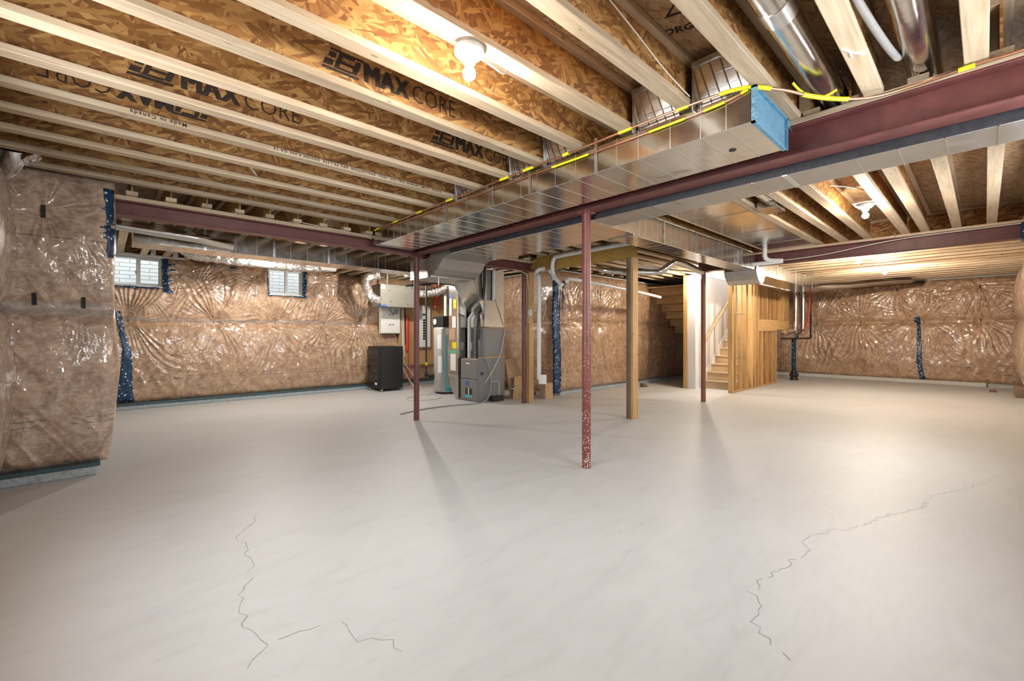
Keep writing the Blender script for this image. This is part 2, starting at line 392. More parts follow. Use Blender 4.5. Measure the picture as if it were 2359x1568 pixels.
def joist(axis, a0, a1, c, z=ZJ):
    """I-joist from a0 to a1 along axis, c = near edge of its flange on the other axis"""
    L = round(a1 - a0, 3); key = (axis, L)
    if key not in _jm:
        def mk(w0, w1, z0, z1, mat, ch):
            mb = MB()
            if ch: mb.bbox(0, L, w0, w1, z0, z1, .003) if axis == 'x' else mb.bbox(w0, w1, 0, L, z0, z1, .003)
            else: mb.box(.001, L - .001, w0, w1, z0, z1) if axis == 'x' else mb.box(w0, w1, .001, L - .001, z0, z1)
            me = bpy.data.meshes.new('joist'); me.from_pydata(mb.v, [], mb.f); me.materials.append(M[mat]); me.update(); return me
        _jm[key] = (mk(JW / 2 - .006, JW / 2 + .006, .036, JD - .036, 'web' if axis == 'x' else 'web_y', 0), mk(0, JW, 0, .038, 'pine_' + axis, 1), mk(0, JW, JD - .038, JD, 'pine_' + axis, 1))
    loc = (a0, c, z) if axis == 'x' else (c, a0, z)
    wb, bf, tf = _jm[key]
    o = link('joist', wb, loc, ce); link('bottom_flange', bf, loc, o); link('top_flange', tf, loc, o)
    return o
J1 = {}
for k in range(-1, 14): J1[k] = joist('x', XA + .02, XB + .05, -.013 + .4085 * k)                      # between near wall and main beam
J2Y = [-.40, -.099, .207, .507, .705, 1.113, 1.397, 1.712, 2.02, 2.42, 2.72, 3.02, 3.32]
for y in J2Y: joist('x', XB - .065, XB2 + .07, y)                                                      # main beam to second beam
for y in (3.65, 3.95, 4.25, 4.55, 4.85, 5.15): joist('x', XB - .065, XLV + .06, y + .1)
for y in (3.62, 3.92, 4.22, 4.52, 4.82, 5.12, 5.42, 5.70): joist('x', XLV - .06, 10.15 if y < 4.7 else 13.1, y)             # timber beam to the stair
xs = .165
while xs < 6.6: joist('y', YB - .135, YL - .035, xs, 2.573); xs += .2965                                         # beyond the cross beam
xs = 6.75
while xs < 10.0: joist('y', 6.0, YL - .02, xs); xs += .41
xs = 8.36
while xs < XF - .1: joist('y', YR + .02, 3.72 if xs < 14.2 else 6.2, xs); xs += .41                    # beyond the second beam

# ink on the joist webs and flanges
def maxcore(k, x_left, x_right, flip=False):
    y = -.013 + .4085 * k + JW / 2 - .0072; par = J1[k]; wd = abs(x_right - x_left)
    cz = ZJ + JD / 2; hh = .125
    R_, U_ = ((1, 0, 0), (0, 0, 1)) if not flip else ((-1, 0, 0), (0, 0, -1))
    sg = -1 if flip else 1; x0 = x_left if not flip else x_right; zb = cz - hh / 2 * sg
    def at(fx, fz=0): return (x0 + sg * wd * fx, y, zb + sg * fz)
    lg = MB()                                             # slanted emblem with a cut B
    def bar(u0, u1, v0, v1): lg.add([(u + v * .35, v, 0) for u, v in ((u0, v0), (u1, v0), (u1, v1), (u0, v1))], [(0, 1, 2, 3)])
    bar(.0, .05, .02, .055); bar(.01, .05, .07, .10); bar(.0, .21, -.005, .012); bar(.01, .20, .108, .122)
    bar(.06, .085, .015, .108); bar(.085, .16, .015, .03); bar(.085, .16, .052, .068); bar(.085, .15, .092, .108); bar(.16, .19, .02, .102)
    me = bpy.data.meshes.new('printed_emblem'); me.from_pydata(lg.v, [], lg.f); put_text(me, 'printed_emblem', R_, U_, at(0), par)
    for body, f0, f1, bold, sp in (('MAX', .27, .58, .0, 1.05), ('CORE', .61, .97, -.0015, 1.0)):
        me = text_mesh(body, .165, bold, .0, sp)
        a = np.array([v_.co[:] for v_ in me.vertices]); s_ = wd * (f1 - f0) / (a[:, 0].max() - a[:, 0].min())
        for v_ in me.vertices: v_.co.x = (v_.co.x - a[:, 0].min()) * s_
        if body == 'MAX':                                 # heavy stencil strokes: the outline printed three times side by side
            vs = [tuple(v_.co) for v_ in me.vertices]; fs = [tuple(p_.vertices) for p_ in me.polygons]; n_ = len(vs); me2 = bpy.data.meshes.new('printed_lettering')
            me2.from_pydata([(q[0] + d_ * .009, q[1], q[2] + d_ * .0001) for d_ in (-1, 0, 1) for q in vs], [], [tuple(i + n_ * k_ for i in f_) for k_ in range(3) for f_ in fs]); me = me2
        put_text(me, 'printed_lettering', R_, U_, at(f0, .005), par)
maxcore(8, .10, 1.05); maxcore(9, -.30, .58, True); maxcore(6, .88, 1.80); maxcore(7, 1.84, 2.72)
def flange_print(k, body, x0, size, flip, top=False):
    y = -.013 + .4085 * k - .0006; R_, U_ = ((1, 0, 0), (0, 0, 1)) if not flip else ((-1, 0, 0), (0, 0, -1))
    z = ZJ + (JD - .038 if top else 0) + (.007 if not flip else .031)
    put_text(text_mesh(body, size, .0008, 0, 1.25), 'printed_lettering', R_, U_, (x0, y, z), J1[k])
flange_print(9, 'Made in Canada', .42, .036, True); flange_print(9, 'R-0322  CCMC 14146-R  DQ-1330  15321  EVALUATION  APA PR-L330  DESIGN 0-550 QA 16', 2.45, .030, True)
flange_print(6, 'DESIGN  CCMC 14146-R  REPORT QB  1132  EVALUATION', -.25, .034, False, True)
me = text_mesh('GEORGIA', .075, .003); put_text(me, 'printed_lettering', (.35, -1, 0), (-1, -.35, 0), (2.30, 1.33, ZS - .001), ce)
me = bpy.data.meshes.new('printed_emblem'); me.from_pydata([(0, 0, 0), (.13, 0, 0), (.065, .10, 0), (.03, .02, 0), (.10, .02, 0), (.065, .075, 0)], [], [(0, 1, 4, 3), (1, 2, 5, 4), (2, 0, 3, 5)])
put_text(me, 'printed_emblem', (.35, -1, 0), (-1, -.35, 0), (2.20, 1.17, ZS - .001), ce)
CRACKS = [[(4.736, .276), (4.312, .319), (4.0, .451), (3.547, .593), (3.239, .737), (3.075, .749), (3.004, .705), (2.719, .739), (2.47, .769), (2.314, .784), (2.218, .687), (2.106, .706), (1.977, .584), (1.859, .464)],
          [(.858, 3.534), (.62, 3.15), (.604, 2.803), (.564, 2.57), (.458, 2.369), (.458, 2.24), (.424, 2.154), (.471, 2.074), (.487, 1.971), (.377, 1.843)],
          [(.487, 1.971), (.604, 1.95), (.717, 1.919)], [(.75, 1.908), (.778, 1.752), (.863, 1.655), (.848, 1.522)], [(4.736, .276), (5.3, .05), (5.9, -.1)]]
for i, p in enumerate(CRACKS): crack(p, (.0028 if i < 2 else .0022), i + 3).build('hairline_crack', 'crack', fl)

# ------------------------------------------------------------------ walls
W1, W2 = (.11, .76, 2.07, 2.56), (2.43, 3.08, 2.05, 2.57)
wl = MB()
xs_ = [XA - .3, W1[0], W1[1], W2[0], W2[1], 7.0]
for a, c, h in ((XA - .3, W1[0], None), (W1[0], W1[1], W1), (W1[1], W2[0], None), (W2[0], W2[1], W2), (W2[1], XF + .3, None)):
    if h is None: wl.box(a, c, YL, YL + .25, 0, ZS)
    else: wl.box(a, c, YL, YL + .25, 0, h[2]).box(a, c, YL, YL + .25, h[3], ZS)
struct(wl.build('wall_left', 'concrete'))
struct(MB().box(XF, XF + .25, YR - .25, YL, 0, ZS).build('wall_far', 'concrete'))
wr_ = MB()
for a, c, h in ((XA - .25, W3[0], None), (W3[0], W3[1], W3), (W3[1], W4[0], None), (W4[0], W4[1], W4), (W4[1], XF, None)):
    if h is None: wr_.box(a, c, YR - .25, YR, 0, ZS)
    else: wr_.box(a, c, YR - .25, YR, 0, h[2]).box(a, c, YR - .25, YR, h[3], ZS)
struct(wr_.build('wall_right', 'concrete'))
struct(MB().box(XA - .25, XA, YR, W5[0], 0, ZS).box(XA - .25, XA, W5[1], YL, 0, ZS).box(XA - .25, XA, W5[0], W5[1], 0, W5[2]).box(XA - .25, XA, W5[0], W5[1], W5[3], ZS).build('wall_near', 'concrete'))
struct(MB().box(XA, -.06, 5.58, YL, 0, ZS).build('wall_pier', 'concrete'))
struct(MB().box(6.86, 13.2, 6.06, 6.2, 0, ZJ - .03).box(6.86, 7.0, 6.2, YL, 0, ZJ - .03).build('wall_middle', 'concrete'))

# outside the two windows: gravel well floor and the neighbour's pale brick wall, brick by brick
gw = tag(MB().box(-2.5, 6, 11.29, 11.5, 1.2, 5.2).build('neighbour_wall', 'mortar'), 'pale brick wall of the house next door seen through the windows', 'wall')
brm = bpy.data.meshes.new('brick'); q = MB().bbox(0, .29, -.012, .03, 0, .066, .004); brm.from_pydata(q.v, [], q.f); brm.materials.append(M['brick'])
for r_ in range(13):
    z = 2.10 + r_ * .076
    for i in range(5):
        link('brick', brm, (-.35 + i * .30 + (.15 if r_ % 2 else 0), 11.29, z), gw)
    for i in range(5):
        link('brick', brm, (2.45 + i * .30 + (.15 if r_ % 2 else 0), 11.29, z), gw)
tag(MB().box(-2.5, 6, YL + .25, 11.29, 1.3, 1.95).build('outdoor_ground', 'ledge'), 'grey gravel ground in the gap outside the basement windows', 'ground')

def window(n, w_, y):
    x0, x1, z0, z1 = w_; t = .028; r = struct(link('window_%d' % n, None, ((x0 + x1) / 2, y, z0)))
    MB().bbox(x0, x1, y - .02, y + .06, z0, z0 + t).bbox(x0, x1, y - .02, y + .06, z1 - t, z1).bbox(x0, x0 + t, y - .02, y + .06, z0 + t, z1 - t).bbox(x1 - t, x1, y - .02, y + .06, z0 + t, z1 - t).build('window_frame', 'white', r)
    xm = (x0 + x1) / 2 + .01
    MB().bbox(xm - .02, xm + .02, y - .012, y + .05, z0 + t, z1 - t).build('mullion', 'white', r)
    s = .016
    sa = MB().bbox(xm + .02, x1 - t, y, y + .03, z0 + t, z0 + t + s).bbox(xm + .02, x1 - t, y, y + .03, z1 - t - s, z1 - t).bbox(xm + .02, xm + .02 + s, y, y + .03, z0 + t + s, z1 - t - s).bbox(x1 - t - s, x1 - t, y, y + .03, z0 + t + s, z1 - t - s).build('sash', 'white', r)
    MB().box(x0 + t, xm - .02, y + .03, y + .034, z0 + t, z1 - t).build('pane', 'glass', r)
    MB().box(xm + .02 + s, x1 - t - s, y + .012, y + .016, z0 + t + s, z1 - t - s).build('pane', 'glass', r)
    MB().bbox(xm - .034, xm - .02, y - .03, y - .01, z0 + .2, z0 + .26).build('latch', 'grey_light', r)
    # reveal boards
    MB().box(x0 - .02, x1 + .02, y - .09, y - .021, z0 - .03, z0).box(x0 - .02, x1 + .02, y - .09, y - .021, z1, z1 + .03).build('reveal', 'white', r)
window(1, W1, YL + .03); window(2, W2, YL + .03)
def unseen_window(n, w_, axis, d):
    a0, a1, z0, z1 = w_; t = .035; am = (a0 + a1) / 2
    r = struct(link('window_%d' % n, None, (am, d, z0) if axis == 'x' else (d, am, z0)))
    def B(p0, p1, q0, q1, e0, e1): return (p0, p1, d + e0, d + e1, q0, q1) if axis == 'x' else (d + e0, d + e1, p0, p1, q0, q1)
    MB().box(*B(a0, a1, z0, z0 + t, -.03, .03)).box(*B(a0, a1, z1 - t, z1, -.03, .03)).box(*B(a0, a0 + t, z0 + t, z1 - t, -.03, .03)).box(*B(a1 - t, a1, z0 + t, z1 - t, -.03, .03)).build('window_frame', 'white', r)
    MB().box(*B(am - .02, am + .02, z0 + t, z1 - t, -.02, .02)).build('mullion', 'white', r)
    MB().box(*B(a0 + t, am - .02, z0 + t, z1 - t, -.003, .003)).build('pane', 'glass', r); MB().box(*B(am + .02, a1 - t, z0 + t, z1 - t, -.003, .003)).build('pane', 'glass', r)
unseen_window(3, W3, 'x', YR - .08); unseen_window(4, W4, 'x', YR - .08); unseen_window(5, W5, 'y', XA - .08)  # out-of-frame windows; the later ones added to brighten the room

# ------------------------------------------------------------------ plastic-wrapped insulation
def blanket(label, axis, sgn, a0, a1, plane, z0, z1, res, seams, pins, mat, bulge=.07, base=.07, holes=(), seed=1, wr=.012, rnd=.09, wob=0, crease=.007):
    nu = max(6, int((a1 - a0) / res)); nv = max(6, int((z1 - z0) / res))
    u = np.linspace(a0, a1, nu + 1); v = np.linspace(z0, z1, nv + 1); Ug, Vg = np.meshgrid(u, v)
    d = np.full_like(Ug, base)
    zs = [z0] + list(seams) + [z1]
    for i in range(len(zs) - 1):
        t = np.clip((Vg - zs[i]) / (zs[i + 1] - zs[i]), 0, 1)
        d += bulge * np.power(np.sin(PI * t), .6) * (.65 + .6 * fbm(Ug * .9, Vg * .5 + i * 7, seed + 40, 2))
    d += .06 * (fbm(Ug * 1.7, Vg * 1.4, seed, 3) - .5) + .03 * (fbm(Ug * 6, Vg * 4.2, seed + 9, 4) - .5)
    wsum = np.zeros_like(Ug)
    for i, (pu, pv, amp, R) in enumerate(pins):
        du = Ug - pu; dv = Vg - pv; r = np.sqrt(du * du + dv * dv) + 1e-6; th = np.arctan2(dv, du)
        d -= amp * bulge * .5 * np.exp(-(r / .16) ** 2)
        n_ = 30 + (i * 7) % 15
        th = th + .55 * r * (vnoise(th * 1.3 + 20, r * 1.5 + i * 3, seed + 55) - .5)
        ang = th * n_ + 7.5 * vnoise(th * 2.1 + 30, r * 2.2 + i, seed + i) + 2.5 * vnoise(th * 6 + 30, r * 5, seed + 3 + i)
        rid = np.power(.5 + .5 * np.cos(ang), 2.0)
        dirw = .25 + .75 * np.power(np.abs(np.sin(th)), .8)
        dirw = dirw * np.clip(2.6 * vnoise(th * 2.3 + 9, r * .8 + i, seed + 77) - .55, 0, 1.3)
        wsum += wr * amp * rid * np.exp(-r / R) * np.clip(r / .1, 0, 1) * dirw * 1.6
    d += wsum
    # drooping diagonal folds in the film
    fo = fbm(Ug * 1.1 + Vg * .9, Vg * .5, seed + 20, 2); ang = (Ug * 16 + Vg * 7 + 9 * fo)
    d += wr * .5 * np.power(.5 + .5 * np.cos(ang * 2.3), 3) * np.clip(fbm(Ug * 1.3, Vg * 1.3, seed + 33, 3) * 2.6 - .9, 0, 1)
    # long slanting creases in the film
    an = .95 + .8 * (fbm(Ug * .45, Vg * .6, seed + 61, 2) - .45) * 2
    sa = Ug * np.cos(an[:, :1].mean()) - Vg * np.sin(an[:, :1].mean()); ta = Ug * np.sin(1.0) + Vg * np.cos(1.0) + .18 * (fbm(Ug * 1.6, Vg * 1.6, seed + 62, 2) - .5)
    nn = fbm(ta * 8.5, sa * .8, seed + 63, 2) / .75; rg = np.power(1 - np.abs(2 * nn - 1), 4)
    d += crease * rg * np.clip(fbm(Ug * 1.5, Vg * 1.5, seed + 64, 2) * 3.4 - .95, 0, 1)
    for s_ in seams: d += .010 * np.exp(-((Vg - s_) / .012) ** 2) - .03 * np.exp(-((Vg - s_) / .06) ** 2)
    def edge(t): t = np.clip(t, 0, 1); return np.sqrt(1 - (1 - t) ** 2)
    ef = edge((Ug - a0) / rnd) * edge((a1 - Ug) / rnd) * edge((Vg - z0) / .10) * edge((z1 - Vg) / .12)
    for hx0, hx1, hz0, hz1 in holes:
        dx = np.maximum(np.maximum(hx0 - Ug, Ug - hx1), 0); dz = np.maximum(np.maximum(hz0 - Vg, Vg - hz1), 0)
        ef *= edge(np.sqrt(dx * dx + dz * dz) / .10)
    d = np.maximum(d, .012) * ef + .002
    pl = plane + sgn * d
    if wob: Ug = Ug + np.clip((Ug - (a1 - .4)) / .4, 0, 1) * np.interp(Vg, [.1, .35, .9, 1.5, 1.7, 2.2, 2.7], [-.055, -.02, .025, -.012, -.015, 0, -.01])
    X_, Y_ = (Ug, pl) if axis == 'x' else (pl, Ug)
    co = np.stack([X_, Y_, Vg], -1).reshape(-1, 3)
    I = np.arange((nu + 1) * (nv + 1)).reshape(nv + 1, nu + 1)
    F = np.stack([I[:-1, :-1], I[:-1, 1:], I[1:, 1:], I[1:, :-1]], -1)
    if holes:
        uc = (Ug[:-1, :-1] + Ug[1:, 1:]) / 2; vc = (Vg[:-1, :-1] + Vg[1:, 1:]) / 2; keep = np.ones_like(uc, bool)
        for h in holes: keep &= ~((uc > h[0]) & (uc < h[1]) & (vc > h[2]) & (vc < h[3]))
        F = F[keep]
    F = F.reshape(-1, 4)
    if (axis == 'x') == (sgn > 0): F = F[:, ::-1]
    lo = co.min(0); hi = co.max(0); loc = np.array([(lo[0] + hi[0]) / 2, (lo[1] + hi[1]) / 2, 0])
    me = bpy.data.meshes.new('insulation_blanket'); me.from_pydata((co - loc).tolist(), [], F.tolist())
    me.polygons.foreach_set('use_smooth', [True] * len(F)); me.materials.append(M[mat]); me.update()
    o = tag(link('insulation_blanket', me, loc), label, 'insulation', 'plastic-wrapped wall insulation')
    def surf(pu, pv):
        j = min(max(int(round((pu - a0) / (a1 - a0) * nu)), 0), nu); i_ = min(max(int(round((pv - z0) / (z1 - z0) * nv)), 0), nv)
        return d[i_, j]
    def P_(pu, pv, off): s_ = plane + sgn * (surf(pu, pv) + off); return (pu, s_, pv) if axis == 'x' else (s_, pu, pv)
    o_pins = [(p[0], p[1]) for p in pins if p[2] >= .5]
    return o, P_, o_pins
def straps(bl, L=.055, wd=.012, mat='black'):
    o, P_, pins = bl
    for pu, pv in pins:
        tz = random.uniform(-.01, .012)
        A = [P_(pu - wd / 2, pv - L, .012), P_(pu + wd / 2, pv - L, .012), P_(pu + wd / 2 + tz, pv, .012), P_(pu - wd / 2 + tz, pv, .012)]
        B = [P_(pu - wd / 2, pv - L, .004), P_(pu + wd / 2, pv - L, .004), P_(pu + wd / 2 + tz, pv, .004), P_(pu - wd / 2 + tz, pv, .004)]
        MB().loft(A, B).build('fastener_strap', mat, o)
def tape(bl, pts, wds, off=.008, name='tape_strip', mat='tape_blue', step=.04):
    """ribbon that follows the blanket surface: pts (u, z) centre line, wds widths"""
    o, P_, _ = bl; mb = MB(); rows = []
    for i in range(len(pts) - 1):
        (u0, v0), (u1, v1) = pts[i], pts[i + 1]; n = max(1, int(math.hypot(u1 - u0, v1 - v0) / step))
        for k in range(n + (i == len(pts) - 2)):
            t = k / n; u, v = u0 + (u1 - u0) * t, v0 + (v1 - v0) * t; wd = wds[i] + (wds[i + 1] - wds[i]) * t + random.uniform(-.012, .012)
            dx, dz = u1 - u0, v1 - v0; L = math.hypot(dx, dz); nx, nz = -dz / L * wd / 2, dx / L * wd / 2
            rows.append([P_(u - nx + nx * 2 * j / 4, v - nz + nz * 2 * j / 4, off + .001 * (i % 3)) for j in range(5)])
    vs = [q for r in rows for q in r]
    fs = [(i * 5 + j, i * 5 + j + 1, i * 5 + j + 6, i * 5 + j + 5) for i in range(len(rows) - 1) for j in range(4)]
    mb.add(vs, fs, True); r_ = mb.build(name, mat, o)
    md = r_.modifiers.new('thickness', 'SOLIDIFY'); md.thickness = .003; md.offset = 0
    return r_
# pier at the near left
bp = blanket('clear-wrapped insulation bulging off the near left pier with black straps', 'x', -1, -.66, .10, 5.56, .09, 2.69, .008, (1.49,),
             [(-.364, 2.32, .7, .16), (-.42, 1.56, .5, .14), (-.12, 1.55, .5, .14)], 'ins_pink', .085, .06, seed=3, wr=.013, rnd=.11, wob=1, crease=.020)
o, P_, _ = bp
for u, v, L in ((-.364, 2.35, .11), (-.42, 1.60, .10), (-.12, 1.58, .095)):
    MB().loft([P_(u - .013, v - L, .014), P_(u + .013, v - L, .014), P_(u + .013, v, .014), P_(u - .013, v, .014)],
              [P_(u - .013, v - L, .002), P_(u + .013, v - L, .002), P_(u + .013, v, .002), P_(u - .013, v, .002)]).build('fastener_strap', 'black', o)
tape(bp, [(.045, 2.58), (.055, 2.40), (.06, 2.25)], [.08, .05, .06]); tape(bp, [(.065, 2.22), (.07, 2.08), (.06, 1.95)], [.07, .07, .04])
for du, z, s_ in ((-.06, 2.40, .03), (-.07, 2.22, .035), (-.075, 2.17, .03), (-.05, 2.13, .03)):
    tape(bp, [(.06, z), (.06 + du, z - .005)], [s_ * 1.6, .006], step=.02)
tag(MB().bbox(-.72, -.03, 5.40, 5.58, 0, .075, .01).build('footing_ledge', 'ledge'), 'rough blue grey concrete ledge at the foot of the near left pier', 'ledge')
tag(MB().bbox(-.70, -.01, 5.405, 5.56, .075, .11, .006).build('sill_strip', 'dark_strip'), 'dark wet strip on top of the ledge under the near left pier', 'strip')
tape(bp, [(-.64, 1.475), (.05, 1.465)], [.13, .12], off=.006, name='film_overlap', mat='film')
# near wall, seen at its end
bn = blanket('wrapped insulation along the near wall at the left picture edge', 'y', 1, YR, 5.52, XA, .07, 2.62, .03, (1.47,), [(5.3, 2.2, .6, .3), (5.28, 1.55, .6, .3)], 'ins_pink', .10, .115, seed=11, wr=.03, holes=(W5,))
# left wall with the windows
bl = blanket('long run of tan wrapped insulation under the two basement windows', 'x', -1, .0, 6.86, YL, .10, 2.60, .0115, (1.455, ),
             [(1.0, 2.28, .7, .35), (1.63, 2.41, .7, .35), (2.21, 2.385, .6, .3), (3.34, 2.35, 1, .55), (.32, 1.5, 1, .5), (1.51, 1.5, 1, .5), (2.556, 1.51, 1, .5), (3.505, 1.51, 1, .5), (4.22, 1.51, 1, .4), (1.25, 2.12, .4, .5), (.5, 1.95, .4, .3)],
             'ins', .075, .05, holes=(tuple((a + e for a, e in zip(W1, (-.0, .0, -.0, .08)))), tuple((a + e for a, e in zip(W2, (-.0, .0, -.0, .08))))), seed=5, wr=.032)
straps(bl)
tape(bl, [(.19, 1.63), (.24, 1.30), (.30, 1.0), (.30, .7), (.27, .4), (.27, .13)], [.06, .07, .10, .15, .20, .24])
tape(bl, [(.80, 2.58), (.80, 2.3), (.82, 2.04)], [.09, .08, .09]); tape(bl, [(.78, 2.02), (.90, 1.98)], [.09, .05])
for z in (2.46, 2.37, 2.18): tape(bl, [(.84, z), (.95, z + .005)], [.035, .02], step=.02)
tape(bl, [(.10, 2.045), (.3, 2.04), (.72, 2.04)], [.03, .035, .03]); tape(bl, [(.42, 2.055), (.42, 2.0)], [.06, .05])
tape(bl, [(3.12, 2.56), (3.11, 2.3), (3.09, 2.0)], [.07, .06, .05]); tape(bl, [(2.40, 2.5), (2.41, 2.3), (2.43, 2.0)], [.02, .02, .05]); tape(bl, [(2.44, 2.02), (2.75, 2.03), (3.08, 2.02)], [.02, .02, .03])
for u in (1.47, 1.77): tape(bl, [(u, 2.50), (u + .09, 2.50)], [.035, .03], step=.03)
tape(bl, [(.06, 1.50), (4.5, 1.50)], [.045, .045], off=.006, name='film_overlap', mat='film')
tag(MB().bbox(.05, 6.86, YL - .10, YL, 0, .075, .01).build('footing_ledge', 'ledge'), 'rough grey concrete ledge along the window wall floor line', 'ledge')
tag(MB().bbox(.05, 6.86, YL - .115, YL - .02, .075, .11, .006).build('sill_strip', 'dark_strip'), 'dark strip on the ledge below the window wall insulation', 'strip')
# furnace nook and middle wall
bf = blanket('shadowed wrapped insulation behind the furnace and cardboard boxes', 'y', -1, 5.92, YL - .05, 6.86, .05, 2.58, .028, (1.5,), [(7.35, 1.55, 1, .4), (7.0, 2.45, .7, .4), (6.3, 1.5, .7, .3)], 'ins', .07, .07, seed=17)
bm = blanket('golden wrapped insulation between the timber post and the stairs', 'x', -1, 6.76, 13.1, 6.06, .07, 2.58, .016, (1.5,),
             [(6.95, 1.56, 1, .45), (8.317, 1.59, 1, .5), (9.7, 1.59, 1, .4), (7.6, 2.5, .5, .5), (9.0, 2.5, .5, .5), (11.0, 1.55, .8, .4)], 'ins', .075, .06, seed=23, wr=.034)
straps(bm, .035, .012)
tv = [(6.695, 5.985), (6.72, 5.94), (6.77, 5.915), (6.845, 5.90)]; rows = []
for k in range(46):
    z = .06 + 2.28 * k / 45; j = random.uniform(-.01, .01); rows.append([(px_ + j + .02 * math.sin(z * 3), py_ + random.uniform(-.004, .004), z) for px_, py_ in tv])
ct = MB().add([q for r in rows for q in r], [(i * 4 + j, i * 4 + j + 1, i * 4 + j + 5, i * 4 + j + 4) for i in range(45) for j in range(3)], True).build('tape_strip', 'tape_blue', bm[0])
ct.modifiers.new('thickness', 'SOLIDIFY').thickness = .004
tape(bm, [(6.97, 2.35), (6.95, 2.0), (6.9, 1.75)], [.06, .06, .05])
tag(MB().bbox(6.9, 13.1, 5.96, 6.06, 0, .06, .01).build('footing_ledge', 'ledge'), 'narrow pale concrete ledge below the golden middle wall', 'ledge')
# far wall
bw = blanket('wide tan wrapped insulation on the far right wall with a blue tape seam', 'y', -1, YR + .02, 5.9, XF, .09, 2.62, .018, (1.57,),
             [(1.576, 2.46, 1.1, .6), (.091, 2.42, 1.1, .6), (3.36, 1.6, .9, .5), (2.34, 1.62, 1, .5), (1.06, 1.61, 1, .5), (.077, 1.62, 1, .5), (2.9, 2.45, .6, .4)], 'ins', .08, .06, seed=31, wr=.038)
straps(bw, .07, .02)
tape(bw, [(1.19, 1.69), (1.185, 1.56)], [.12, .11], off=.02); tape(bw, [(1.16, 1.56), (1.15, 1.2), (1.14, .9), (1.15, .5), (1.08, .10)], [.06, .07, .09, .10, .09], off=.018)
tape(bw, [(1.30, 2.56), (1.05, 2.575)], [.03, .03], off=.03)
tag(MB().bbox(XF - .09, XF, YR + .6, 5.9, 0, .10, .012).build('footing_ledge', 'mortar'), 'pale concrete ledge along the far right wall', 'ledge')
# right wall, edge on
br = blanket('wrapped insulation on the right wall before the taped beam end', 'x', 1, XA, 8.30, YR, .22, 2.60, .04, (1.55,), [(8.5, 1.5, .8, .4), (9.5, 2.3, .8, .4)], 'ins_pink', .09, .06, seed=41, holes=(W3, W4), wr=.03)
br2 = blanket('pale wrapped insulation at the right edge beyond the taped beam end', 'x', 1, 8.36, XF - .05, -.585, .26, 2.60, .03, (1.55,), [(8.9, 1.5, .8, .4), (9.5, 2.3, .8, .4), (11, 1.5, .8, .4)], 'ins_pink', .11, .07, seed=44, wr=.02)
# rim boards above the insulation
tag(MB().box(-.05, 6.8, YL - .03, YL, 2.62, ZS).build('rim_board', 'web'), 'brown strand board rim above the two windows', 'rim board')

# ------------------------------------------------------------------ steel and timber frame
def i_beam(label, axis, a0, a1, c, z0, z1, wd=.15, ft=.014, plate=.035, mat='steel_red', plabel=None):
    t = thing('steel_beam', label, 'beam', ((a0 + a1) / 2, c, z0) if axis == 'x' else (c, (a0 + a1) / 2, z0))
    def bx(w0, w1, q0, q1, nm, mt, e=0, ch=.003):
        mb = MB(); mb.bbox(a0 + e, a1 - e, c + w0, c + w1, q0, q1, ch) if axis == 'x' else mb.bbox(c + w0, c + w1, a0 + e, a1 - e, q0, q1, ch)
        return mb.build(nm, mt, t)
    bx(-wd / 2, wd / 2, z0, z0 + ft, 'bottom_flange', mat); bx(-wd / 2, wd / 2, z1 - ft, z1, 'top_flange', mat); bx(-.006, .006, z0 + ft, z1 - ft, 'web', mat, .002, .001)
    if plate:
        n = 2 if plate > .05 else 1
        for i in range(n): bx(-wd / 2 - .003, wd / 2 + .003, z1 + plate / n * i, z1 + plate / n * (i + 1) - .001, 'wood_plate', 'pine_' + axis, 0, .002)
    return t
i_beam('long maroon steel beam running over the two red columns', 'y', YR, 5.575, XB, 2.40, 2.60)
i_beam('maroon steel cross beam carried on the column by the furnace', 'x', -.05, 5.74, YB, 2.385, 2.53, plate=.042)
i_beam('maroon steel beam at the right with a cable along it', 'y', YR, 3.66, XB2, 2.41, 2.60)
t = thing('timber_beam', 'yellow laminated timber beam from the square post to the wall post', 'beam', (XLV, 4.65, 2.39))
MB().bbox(XLV - .045, XLV, 3.53, 5.80, 2.39, ZJ - .001, .002).build('ply', 'lvl', t); MB().bbox(XLV + .001, XLV + .045, 3.53, 5.80, 2.39, ZJ - .001, .002).build('ply', 'lvl', t)
def column(label, x, y, r, z1, mat):
    t = thing('steel_column', label, 'column', (x, y, 0)); MB().tube([(x, y, .0), (x, y, z1)], r, 24).build('shaft', mat, t)
    MB().bbox(x - .075, x + .075, y - .06, y + .06, z1 - .012, z1 - .0005, .002).build('top_plate', mat, t)
    return t
m, nt, b = new_mat('red_oxide_paint_speckled')
v = coords(nt); vo = N(nt, 'ShaderNodeTexVoronoi'); vo.inputs['Scale'].default_value = 55; nt.links.new(v, vo.inputs['Vector'])
sp = N(nt, 'ShaderNodeSeparateXYZ'); nt.links.new(N(nt, 'ShaderNodeTexCoord').outputs['Object'], sp.inputs[0])
mr = N(nt, 'ShaderNodeMapRange'); mr.inputs['From Min'].default_value = 0; mr.inputs['From Max'].default_value = 2.3; mr.inputs['To Min'].default_value = .36; mr.inputs['To Max'].default_value = .0; nt.links.new(sp.outputs['Z'], mr.inputs['Value'])
nz = noise(nt, v, 7, 3); thr = math_(nt, 'MULTIPLY', mr.outputs[0], nz)
spk = math_(nt, 'LESS_THAN', vo.outputs['Distance'], math_(nt, 'MULTIPLY', thr, 1.7))
nt.links.new(mixc(nt, spk, ramp(nt, noise(nt, v, 9), [(.3, (.15, .04, .033)), (.7, (.21, .062, .05))]), (.62, .56, .53)), b.inputs['Base Color'])
b.inputs['Roughness'].default_value = .38; M['steel_speck'] = m
column('red steel column spattered with white paint, nearest the camera', 3.34, 2.56, .042, 2.40, 'steel_speck')
